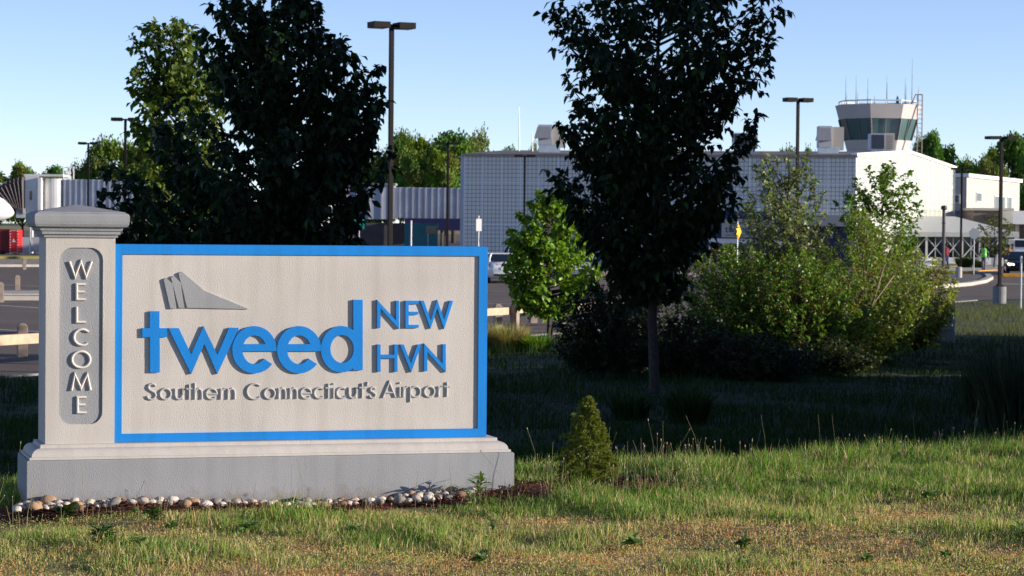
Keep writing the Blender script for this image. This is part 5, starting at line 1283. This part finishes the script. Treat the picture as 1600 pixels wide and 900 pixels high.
mb.add([(cx_ - .18, -.11, cz_ - .1), (cx_ + .08, -.11, cz_ - .12), (cx_ + .16, -.11, cz_ - .02), (cx_ - .1, -.11, cz_ + .02)], [(0, 1, 2, 3)]); mb.add([(cx_ - .05, -.115, cz_ - .04), (cx_ + .03, -.115, cz_ - .06), (cx_ + .02, -.115, cz_ + .17), (cx_ - .1, -.115, cz_ + .12)], [(0, 1, 2, 3)]); mb.build('emblem', M_['white_text'], pnl)
mb = MB()
for xx in (-20, 4, 25): mb.tube([(rx(xx), -.05, .22), (rx(xx), .1, .22)], .22, 14)
mb.build('wheels', M_['rubber'], rc)
mb = MB(); mb.box(0, 1.9, 0, 1.8, .35, 1.5); mb.box(.2, 1.0, -.03, -.002, .5, 1.3); mb.tube([(.3, .0, .2), (.3, .2, .2)], .2, 12); mb.tube([(1.5, .0, .2), (1.5, .2, .2)], .2, 12)
o = mb.build('ground_power_unit', M_['tan_metal']); o.location = (XY(31, 209), 209, LZ); tag(o, 'white wheeled ground equipment box right of the red cart', 'ground equipment')
mb = MB(); mb.tube([(0, 0, 0), (0, 0, (348 - 352) / (F / 195) + 2.7)], .055, 8); o = mb.build('thin_post', M_['alu']); o.location = (XY(47, 195), 195, LZ); tag(o, 'thin grey post standing right of the red cart', 'post')

# ------------------------------------------------------------ signs
def post_sign(px, ytop, Y, label, cat, wpx, hpx, ysign, m, name, back=False, shape='rect', text=(), rz=0, ptop=None):
    x = XY(px, Y, 380); s_ = F / Y; hor = 355 + .009 * (px - 800); r = empty(name, (x, Y, LZ), R_(rz), label, cat)
    zt = (hor - ytop) / s_ + 2.7
    mb = MB(); mb.tube([(0, 0, 0), (0, 0, zt)], .035, 8); mb.build('post', M_['alu'], r)
    z1_ = (hor - ysign) / s_ + 2.7; z0_ = z1_ - hpx / s_; w_ = wpx / s_ / 2
    mb = MB()
    if shape == 'rect': mb.box(-w_, w_, -.06, -.036, z0_, z1_)
    elif shape == 'dia':
        zc_ = (z0_ + z1_) / 2; mb.add([(0, -.06, z0_), (w_, -.06, zc_), (0, -.06, z1_), (-w_, -.06, zc_), (0, -.04, z0_), (w_, -.04, zc_), (0, -.04, z1_), (-w_, -.04, zc_)], [(0, 1, 2, 3), (7, 6, 5, 4), (0, 4, 5, 1), (1, 5, 6, 2), (2, 6, 7, 3), (3, 7, 4, 0)])
    else:
        zc_ = (z0_ + z1_) / 2; rr2 = (z1_ - z0_) / 2 / math.cos(R_(22.5)); ring = lambda y_: [(rr2 * math.cos(R_(22.5 + 45 * k)), y_, zc_ + rr2 * math.sin(R_(22.5 + 45 * k))) for k in range(8)]
        mb.loft([ring(-.06), ring(-.04)])
    pn = mb.build('panel', m, r)
    for t_, sz, xx, zz_, mm in text: text_mesh('lettering', t_, sz, xx * w_, z0_ + zz_ * (z1_ - z0_), -.068, mm, pn, 'CENTER', .006)
    return r, pn, z0_, z1_, w_
post_sign(561, 332, 150, 'small bright green road sign peeping out beside the dark tree', 'sign', 16, 22, 336, M_['sign_green'], 'green_road_sign', text=(('Airport Exit', .10, 0, .74, M_['white_text']), ('Return', .10, -.25, .5, M_['white_text'])))
r, pn, z0_, z1_, w_ = post_sign(912, 343, 150, 'blue and white accessible parking sign beside the small green tree', 'sign', 8, 18, 348, M_['white'], 'accessible_parking_sign')
def wheelchair(pn, z0_, z1_, w_):
    mb = MB(); mb.box(-w_ * .85, w_ * .85, -.066, -.0615, z0_ + .48 * (z1_ - z0_), z1_ - .02); bp_ = mb.build('blue_field', M_['sign_blue'], pn)
    c_ = z0_ + .66 * (z1_ - z0_); mb = MB()
    pts = [(.06 * math.cos(R_(a)), -.07, c_ - .02 + .06 * math.sin(R_(a))) for a in range(150, 400, 20)]; mb.tube(pts, .012, 5)
    mb.tube([(-.02, -.07, c_ + .09), (-.02, -.07, c_ + .02), (.05, -.07, c_ + .01), (.08, -.07, c_ - .05)], .014, 5); mb.tube([(-.02, -.072, c_ + .11), (-.02, -.072, c_ + .145)], .02, 8)
    mb.build('wheelchair_symbol', M_['white_text'], bp_)
wheelchair(pn, z0_, z1_, w_)
r, pn, z0_, z1_, w_ = post_sign(941, 350, 160, 'dim blue accessible parking sign in the gap left of the tall dark tree', 'sign', 7, 14, 352, M_['sign_blue'], 'accessible_parking_sign'); wheelchair(pn, z0_, z1_, w_)
post_sign(747.5, 337, 140, 'double-sided sign on a thin post seen from behind above the sign panel corner', 'sign', 9, 19, 342, M_['bridge_white'], 'parking_sign', rz=20)
post_sign(1152, 346, 130, 'narrow yellow warning sign seen almost edge-on in front of the entrance', 'sign', 24, 24, 350, M_['sign_yellow'], 'yellow_warning_sign', shape='dia', rz=62)
post_sign(1522, 354, 150, 'grey back of a stop sign on a post before the canopy', 'sign', 16, 16, 357, M_['alu'], 'stop_sign_back', shape='oct', rz=0)
post_sign(1596, 400, 84, 'thin grey post at the right edge by the road', 'post', 3, 8, 403, M_['alu'], 'delineator_post')
def small_post(px, yb_, yt, rad, m, label, name, cat='bollard'):
    p = atz(px, yb_, LZ); s_ = F / p.y; mb = MB(); h = (yb_ - yt) / s_; mb.tube([(0, 0, 0), (0, 0, h * .96), (0, 0, h)], [rad, rad, rad * .7], 12); o = mb.build(name, m); o.location = (p.x, p.y, LZ); tag(o, label, cat)
small_post(1498, 437, 417, .18, M_['concrete'], 'short thick grey bollard on the dark gravel bed', 'concrete_bollard')
small_post(1574, 429, 408, .07, M_['yellow_curb'], 'slim yellow bollard in front of the dark car', 'yellow_bollard')
p = gp(1590, 433); mb = MB(); mb.box(-.9, 1.6, -.12, .12, 0, .22); o = mb.build('parking_block', M_['yellow_curb'], bevel=.03); o.location = (*p, LZ); tag(o, 'low yellow parking block in front of the dark car', 'parking block')

# ------------------------------------------------------------ electrical pedestal
pp = atz(1477, 541, -.9); s_ = F / pp.y
ped = empty('utility_cabinet', (pp.x, pp.y, gnear(pp.x, pp.y)), R_(-20), 'grey utility cabinet standing behind the yellow-leaved shrub', 'utility cabinet')
mb = MB(); mb.box(-.19, .19, -.17, .17, -.05, .30); mb.build('base', M_['concrete_dark'], ped, bevel=.01)
mb = MB(); mb.box(-.18, .18, -.16, .16, .302, .98); cb2 = mb.build('cabinet', M_['grey_dark'], ped, bevel=.01)
mb = MB(); mb.box(-.16, .16, -.172, -.162, .33, .95); mb.build('door', M_['grey_dark'], cb2)
# green utility box by the pavement
up = atz(1549, 416, LZ); ub = empty('green_utility_box', (up.x, 176, LZ), R_(-12), 'dark green utility cabinet behind the person in the lime vest', 'utility cabinet')
mb = MB(); mb.box(-.9, .35, 0, .8, 0, 1.7); mb.build('cabinet', mat('dark_green_paint', (.03, .06, .045), .6), ub, bevel=.02)
mb = MB(); mb.box(.352, .6, -.02, .82, 0, 1.72); mb.build('side_panel', M_['bridge'], ub, bevel=.02)

# ------------------------------------------------------------ cars
def make_car(label, loc, rz, paint, plate=True, lights=False, suv=False, group='cars in the parking lot', name='parked_car', text=None):
    r = empty(name, loc, rz, label, 'car', group)
    up = .18 if suv else 0; H2 = 1.75 if suv else 1.45
    st_ = [(-2.28, .66, .5, .80), (-2.22, .80, .34, .98), (-1.9, .86, .26, 1.04), (-1.2, .90, .22, 1.0), (-.2, .905, .2, .95), (.8, .90, .2, .93), (1.5, .88, .22, .88), (2.0, .82, .26, .76), (2.2, .70, .32, .66), (2.27, .55, .40, .58)]
    rings = []
    for x, w_, zb_, zt_ in st_:
        zt_ += up; zm = zb_ + (zt_ - zb_) * .55
        rings.append([(x, -w_ * .88, zb_), (x, -w_, zb_ + .12), (x, -w_ * 1.0, zm), (x, -w_ * .97, zt_ - .08), (x, -w_ * .86, zt_), (x, w_ * .86, zt_), (x, w_ * .97, zt_ - .08), (x, w_, zm), (x, w_, zb_ + .12), (x, w_ * .88, zb_)])
    mb = MB(); mb.loft(rings); body = mb.build('body', paint, r, smooth=True)
    zb_ = .94 + up; xr = -2.05 if suv else -1.75; xt = -1.85 if suv else -1.0
    bt = [(xr, -.78, zb_), (1.1, -.78, zb_), (1.1, .78, zb_), (xr, .78, zb_)]; tp_ = [(xt, -.60, H2 - .04), (.25, -.60, H2 - .04), (.25, .60, H2 - .04), (xt, .60, H2 - .04)]
    md = [tuple(b_[i] * .45 + t_[i] * .55 + (0, .03 * (1 if b_[1] > 0 else -1), 0.02)[i] for i in range(3)) for b_, t_ in zip(bt, tp_)]
    mb = MB(); mb.loft([bt, md, tp_]); mb.build('windows', M_['glass'], r)
    mb = MB(); mb.loft([[(xt - .05, -.61, H2 - .05), (.3, -.61, H2 - .05), (.3, .61, H2 - .05), (xt - .05, .61, H2 - .05)], [(xt + .1, -.52, H2), (.1, -.52, H2), (.1, .52, H2), (xt + .1, .52, H2)]]); mb.build('roof', paint, r, smooth=False)
    mb = MB()
    for i in range(4): mb = MB(); mb.tube([bt[i], md[i], tp_[i]], .045, 6); mb.build('window_pillar', paint, r)
    for sgn_ in (-1, 1): mb = MB(); mb.tube([(-.25, .79 * sgn_, zb_), (-.25, .735 * sgn_, (zb_ + H2) / 2 + .02), (-.3, .615 * sgn_, H2 - .04)], .04, 6); mb.build('window_pillar', paint, r)
    for sx in (-1.38, 1.38):
        for sy in (-1, 1):
            mb = MB(); mb.tube([(sx, sy * .70, .33), (sx, sy * .915, .33)], .335, 24); wh = mb.build('wheel', M_['rubber'], r)
            mb = MB(); mb.tube([(sx, sy * .90, .33), (sx, sy * .925, .33)], .2, 16); mb.build('rim', M_['rim'], wh)
    for sy in (-1, 1):
        mb = MB(); mb.hexa([(-2.285, sy * .46, .80 + up), (-2.0, sy * .875, .80 + up), (-1.95, sy * .88, .95 + up), (-2.26, sy * .46, .95 + up), (-2.30, sy * .46, .80 + up), (-2.02, sy * .90, .80 + up), (-1.97, sy * .90, .95 + up), (-2.28, sy * .46, .95 + up)])
        mb.v = [(-2.22, sy * .44, .78 + up), (-2.27, sy * .44, .78 + up), (-2.2, sy * .84, .80 + up), (-1.98, sy * .885, .84 + up), (-2.2, sy * .44, .93 + up), (-2.25, sy * .44, .93 + up), (-2.18, sy * .83, .95 + up), (-1.98, sy * .88, .96 + up)]
        mb.f = [(0, 1, 2, 3), (4, 7, 6, 5), (1, 5, 6, 2), (2, 6, 7, 3), (0, 4, 5, 1), (0, 3, 7, 4)]
        mb.build('tail_light', M_['tail'], r)
        mb = MB(); mb.v = [(2.10, sy * .45, .60 + up), (2.255, sy * .45, .60 + up), (2.2, sy * .66, .60 + up), (2.0, sy * .835, .62 + up), (2.10, sy * .45, .70 + up), (2.235, sy * .45, .70 + up), (2.17, sy * .68, .72 + up), (1.98, sy * .835, .74 + up)]; mb.f = [(0, 1, 2, 3), (4, 7, 6, 5), (1, 5, 6, 2), (2, 6, 7, 3), (0, 4, 5, 1), (0, 3, 7, 4)]
        mb.build('headlight', M_['lamp_on'] if lights else M_['alu'], r)
        mb = MB(); mb.box(.72, .9, min(sy * .86, sy * 1.03), max(sy * .86, sy * 1.03), .93 + up, 1.05 + up); mb.build('wing_mirror', paint, r, bevel=.02)
    mb = MB(); mb.box(-2.315, -2.285, -.27, .27, .66 + up, .79 + up); mb.build('licence_plate', M_['plate'], r)
    mb = MB(); mb.box(2.275, 2.29, -.4, .4, .42, .54); mb.build('grille', M_['black'], r)
    mb = MB(); mb.box(-2.295, -2.2, -.6, .6, .36, .46); mb.build('bumper_trim', M_['black'], r)
    return r
c = atz(790, 441, LZ)
make_car('white sedan parked tail-on just right of the sign panel edge', (XY(783, 121.5), 121.5, LZ), R_(97), M_['white_gloss'])
make_car('dark blue suv parked beyond the white sedan', (XY(812, 137), 137, LZ), R_(95), M_['navy_gloss'], suv=True)
make_car('red car hidden behind the small green tree', (XY(893, 142), 142, LZ), R_(92), M_['red_gloss'], suv=True)
make_car('silver sedan showing low behind the right side of the small green tree', (XY(900, 123), 123, LZ), R_(92), M_['silver_gloss'])
make_car('white sedan roof glimpsed above the sign panel left of the tall lamp post', (XY(583, 155), 155, LZ), R_(200), M_['white_gloss'])
make_car('dark sedan with lit headlights coming along the road at the right edge', (XY(1593, 158), 158, LZ), R_(-98), M_['black_gloss'], lights=True, name='moving_car', group=None)
make_car('white car mostly hidden behind the thicket near the canopy', (XY(1400, 150), 150, LZ), R_(175), M_['white_gloss'])
# white van
vx = XY(1591, 190); van = empty('white_van', (vx, 188, LZ), R_(-95), 'white van parked beside the canopy at the right edge', 'van')
rings = []
for x, zt_, zb_ in ((-2.7, 2.0, .45), (-2.6, 2.15, .35), (.9, 2.15, .3), (1.6, 1.55, .3), (1.65, 1.2, .3), (2.5, 1.05, .35), (2.62, .9, .45)):
    rings.append([(x, -.95, zb_), (x, -.97, (zb_ + zt_) / 2), (x, -.85, zt_), (x, .85, zt_), (x, .97, (zb_ + zt_) / 2), (x, .95, zb_)])
mb = MB(); mb.loft(rings); mb.build('body', M_['white_gloss'], van)
mb = MB(); mb.add([(1.02, -.78, 2.03), (1.60, -.84, 1.56), (1.60, .84, 1.56), (1.02, .78, 2.03), (1.1, -.78, 2.08), (1.68, -.84, 1.56), (1.68, .84, 1.56), (1.1, .78, 2.08)], [(0, 1, 2, 3), (4, 7, 6, 5), (0, 4, 5, 1), (1, 5, 6, 2), (2, 6, 7, 3), (3, 7, 4, 0)]); mb.build('windscreen', M_['glass'], van)
for sy in (-1, 1):
    mb = MB(); mb.box(.2, 1.1, min(sy * .93, sy * .985), max(sy * .93, sy * .985), 1.3, 1.8); mb.build('side_window', M_['glass'], van)
    for sx in (-1.7, 1.75): mb = MB(); mb.tube([(sx, sy * .75, .36), (sx, sy * .98, .36)], .36, 20); mb.build('wheel', M_['rubber'], van)
    mb = MB(); mb.box(2.5, 2.64, min(sy * .6, sy * .85), max(sy * .6, sy * .85), .75, .92); mb.build('headlight', M_['alu'], van)

# ------------------------------------------------------------ people
def skin_obj(name, pts, edges, radii, m, parent=None, sub=1):
    me = bpy.data.meshes.new(name); me.from_pydata(pts, edges, []); me.update()
    o = link(name, me, parent, m); md = o.modifiers.new('skin', 'SKIN'); md.use_smooth_shade = True
    sv = me.skin_vertices[0].data if me.skin_vertices else None
    if sv is None:
        me.attributes  # noqa
    return o, me
def person(label, loc, rz, top, bottom, pose=0, vest=False, hairm='hair', group=None, h=1.75):
    r = empty('person', loc, rz, label, 'person', group)
    st_ = .22 if pose == 0 else .08
    def limb(rings_pts, rad, n=10): return rings_pts, rad
    # one continuous body grown with a remesh of overlapping tapered limbs
    J = dict(pel=(0, 0, .95), chest=(0, 0, 1.25), neck=(0, .0, 1.48), head=(0, -.01, 1.6), top=(0, 0, 1.74))
    bm_all = MB()
    chains = [([(0, 0, .88), (0, 0, 1.0), (0, 0, 1.15), (0, 0, 1.32), (0, 0, 1.43), (0, 0, 1.5)], [(.15, .11), (.16, .11), (.135, .10), (.18, .115), (.13, .09), (.055, .055)])]
    legs = []; arms = []
    for sgn_ in (-1, 1):
        f = st_ * sgn_
        legs.append([(sgn_ * .085, 0, .93), (sgn_ * .09, -f * .45, .52), (sgn_ * .09, -f * .6 + (.12 if f < 0 else 0), .09)])
        arms.append([(sgn_ * .19, 0, 1.40), (sgn_ * .25, f * .35, 1.12), (sgn_ * .25, f * .6 - .08, .88)])
    def ell(c, rx_, ry_, n=12): return [(c[0] + rx_ * math.cos(2 * math.pi * k / n), c[1] + ry_ * math.sin(2 * math.pi * k / n), c[2]) for k in range(n)]
    mb = MB(); mb.loft([ell(c_, *rr__) for c_, rr__ in zip(*chains[0])])
    mb.tube([(0, 0, 1.44), (0, 0, 1.56)], .05, 10)
    mb.loft([ell((0, -.005, z), a, b_) for z, a, b_ in ((1.51, .03, .04), (1.54, .055, .07), (1.60, .075, .09), (1.66, .078, .095), (1.71, .06, .075), (1.745, .02, .03))])
    for L_ in legs: mb.tube(L_, [.085, .058, .038], 10); f_ = L_[-1]; mb.loft([[(f_[0] - .04, f_[1] + .07, .01), (f_[0] + .04, f_[1] + .07, .01), (f_[0] + .04, f_[1] + .07, .09), (f_[0] - .04, f_[1] + .07, .09)], [(f_[0] - .045, f_[1] - .17, .01), (f_[0] + .045, f_[1] - .17, .01), (f_[0] + .04, f_[1] - .17, .05), (f_[0] - .04, f_[1] - .17, .05)]])
    for A_ in arms:
        mb.tube(A_, [.05, .038, .026], 8); hnd = Vector(A_[-1]); dd = (Vector(A_[-1]) - Vector(A_[-2])).normalized()
        for q in range(4): mb.tube([hnd, hnd + dd * .10 + Vector(((q - 1.5) * .018, 0, 0)), hnd + dd * (.17 + .01 * (q % 3)) + Vector(((q - 1.5) * .02, -.02, 0))], [.02, .011, .008], 6)
        mb.tube([hnd, hnd + dd * .07 + Vector((0, -.05, 0))], [.015, .009], 6)
    bd = mb.build('body', M_['skin'], r, smooth=True); rm = bd.modifiers.new('merge', 'REMESH'); rm.mode = 'VOXEL'; rm.voxel_size = .014; rm.use_smooth_shade = True
    mb = MB(); mb.loft([ell(c_, rr__[0] * 1.12 + .012, rr__[1] * 1.15 + .015, 14) for c_, rr__ in zip(chains[0][0][:-1], chains[0][1][:-1])]); mb.loft([ell((0, 0, 1.43), .158, .118, 14), ell((0, 0, 1.475), .085, .075, 14)])
    if vest:
        mb.build('vest', M_['vest'], r, smooth=True)
        t_ = MB(); t_.loft([ell((0, 0, z), .178, .138, 14) for z in (1.08, 1.13)]); 
        for sx in (-.09, .09): t_.box(sx - .025, sx + .025, .125, .15, 1.13, 1.42); t_.box(sx - .025, sx + .025, -.15, -.125, 1.13, 1.42)
        t_.build('reflective_band', M_['vest_tape'], r)
    else: mb.build('shirt', top, r, smooth=True)
    mb = MB()
    for A_ in arms: mb.tube([A_[0], A_[1], tuple((Vector(A_[1]) * .4 + Vector(A_[2]) * .6))], [.066, .054, .044], 10)
    mb.build('sleeves', top, r, smooth=True)
    mb = MB()
    for L_ in legs: mb.tube([L_[0], L_[1], (L_[2][0], L_[2][1], .10)], [.105, .078, .065], 12)
    mb.loft([ell((0, 0, .84), .165, .125), ell((0, 0, .99), .172, .13)]); mb.build('trousers', bottom, r, smooth=True)
    for L_ in legs: f_ = L_[-1]; mb = MB(); mb.loft([ell((f_[0], f_[1] - .05, z), a, b_) for z, a, b_ in ((.0, .05, .14), (.05, .052, .14), (.1, .045, .09))]); mb.build('shoe', M_['shoe'], r)
    mb = MB(); mb.loft([ell((0, .012, z), a, b_) for z, a, b_ in ((1.585, .075, .088), (1.62, .09, .104), (1.68, .092, .106), (1.735, .07, .085), (1.765, .025, .03))]); mb.build('hair', M_['hair'], r, smooth=True)
    r.scale = (h / 1.75,) * 3
    return r
def pos(px, py, z=LZ): p = atz(px, py, z); return (p.x, p.y, z)
person('person walking on the pavement in a lime safety vest and grey trousers', pos(1537, 423, LZ + .13), R_(160), M_['black'], M_['trousers'], 0, True)
person('person in a mustard yellow top standing behind the dark car', pos(1576, 421, LZ), R_(170), M_['orange_shirt'], M_['blue_cloth'], 1)
person('person in a maroon top and blue trousers before the canopy', pos(1478, 421, LZ + .13), R_(-150), M_['maroon'], M_['blue_cloth'], 1)

# ------------------------------------------------------------ small tree and bush by the canopy
xx = XY(1553, 180); rt_, n_ = build_tree('small_street_tree', (xx, 180, LZ), 'small loose green tree in front of the canopy near the right edge', 'tree', [(0, 0, 0), (0, 0, .1), (.1, 0, 1.2), (0, 0, 2.6), (0, 0, 3.6)], .06,
    [(1.2, .3, .3), (1.8, 1.1, 1.0), (2.6, 1.6, 1.4), (3.3, 1.2, 1.2), (3.9, .6, .6)], 34, (1.5, 3.9), (.2, .12), (.09, .12, .03), LMF, M_['bark'], seed=44, smin=1.0, tw_per_m=5, lf_per=4, twig=(.3, .6), alt=(.14, .15, .05), pa=.3)
grass_clump('rounded_bush', (XY(1508, 178), 178, LZ + .1), 500, 1.0, .5, 'low rounded green bush on the lawn before the canopy', 'bush', (.05, .08, .02), None, 0, .03)
grass_clump('rounded_bush', (XY(1530, 177), 177, LZ + .1), 300, .7, .35, 'small green plant beside the dark green utility cabinet', 'bush', (.07, .10, .03), None, 0, .03)

# ------------------------------------------------------------ far trees
def far_tree(seed, h=12.0, r=5.0, n=13000, col=(.11, .19, .035), leaf=.5):
    rg = np.random.default_rng(seed); rs = random.Random(seed); root = empty('far_tree', (0, 0, 0))
    mb = MB(); mb.tube([(0, 0, -.3), (.1, 0, h * .3), (0, 0, h * .75)], [.35, .26, .08], 8); lobes = []
    for i in range(30):
        a = rs.uniform(0, 6.28); t = rs.uniform(.12, 1); rr2 = r * math.sqrt(max(.05, 1 - (t - .45) ** 2 * 2.6)) * rs.uniform(.3, .85)
        c = Vector((math.cos(a) * rr2, math.sin(a) * rr2, h * (.12 + .76 * t))); lr = rs.uniform(.26, .42) * r; lobes.append((c, lr)); mb.tube([(0, 0, c.z * .55), c.lerp(Vector((0, 0, c.z)), .4) - Vector((0, 0, .6)), c], [.12, .08, .03], 5)
    mb.build('trunk', M_['bark'], root, True)
    P = []; D = []; Cc2 = []
    for c, lr in lobes:
        m_ = int(n / len(lobes)); d = nrm(rg.normal(0, 1, (m_, 3))); d[:, 2] = np.where(d[:, 2] < -.3, -d[:, 2] * .5, d[:, 2])
        rad = lr * rg.uniform(.55, 1.12, (m_, 1)) * (1 + .2 * np.sin(5 * d[:, :1] + 3 * d[:, 1:2])); P.append(np.array(c)[None] + d * rad * np.array([1, 1, .85])); D.append(d + rg.normal(0, .9, (m_, 3)))
        Cc2.append(colvar(m_, tuple(x * rs.uniform(.75, 1.25) for x in col), .3, .1, None, 0, rg))
    P = np.concatenate(P); D = np.concatenate(D); n2_ = len(P)
    leaves('crown', P, D, rg.normal(0, 1, (n2_, 3)), leaf * rg.uniform(.6, 1.2, n2_), leaf * .6, np.concatenate(Cc2), LMF, root, .2, .1)
    return root
protos = [far_tree(100), far_tree(101, col=(.13, .22, .035)), far_tree(102, 13, 4.2, col=(.10, .18, .035)), far_tree(103, 11, 5.5, col=(.13, .21, .05))]
FT = [(-15, 268, 330, 60), (35, 254, 330, 45), (80, 257, 330, 45), (130, 250, 300, 40), (165, 218, 300, 62), (215, 225, 300, 60), (262, 235, 300, 55), (590, 240, 330, 60), (625, 208, 340, 55), (668, 215, 330, 50), (708, 203, 320, 70), (745, 212, 325, 55),
      (640, 240, 290, 50), (690, 235, 290, 52), (798, 228, 340, 34), (835, 232, 340, 30), (1228, 233, 320, 38), (1262, 232, 325, 32), (1463, 204, 300, 52), (1440, 225, 305, 36), (1505, 250, 350, 45), (1545, 232, 330, 46), (1590, 206, 300, 70), (1550, 255, 290, 46), (1612, 240, 280, 55), (560, 250, 330, 55), (1640, 215, 300, 60), (-60, 262, 330, 55)]
used = set()
for i, (px, yt, Y, wpx) in enumerate(FT):
    s_ = F / Y; hor = 355 + .009 * (px - 800); h = (hor - yt) / s_ + 1.7 - gz(XY(px, Y), Y); wdt = wpx / s_
    k = i % 4; pr = protos[k]; bh = (12, 12, 13, 11)[k]; br2 = (5, 5, 4.2, 5.5)[k]
    scl = (wdt * .62 / br2, wdt * .62 / br2, h / bh / .97)
    o = pr if k not in used else dup(pr, (0, 0, 0)); used.add(k)
    x = XY(px, Y); o.location = (x, Y, gz(x, Y)); o.rotation_euler = (0, 0, i * 1.7); o.scale = scl
    if px < 300: lab, g_ = 'green tree in the row behind the left boarding bridge', 'trees behind the left boarding bridge'
    elif px < 770: lab, g_ = 'rounded green tree rising over the ribbed jet bridge left of the terminal', 'trees behind the ribbed jet bridge'
    elif px < 1300: lab, g_ = 'distant tree top peeping over the terminal roof', 'tree tops over the terminal roof'
    elif px < 1500: lab, g_ = 'dark green tree right of the control tower', 'trees right of the control tower'
    else: lab, g_ = 'tall green tree behind the white two-storey building', 'trees behind the white building'
    tag(o, lab, 'tree', g_)
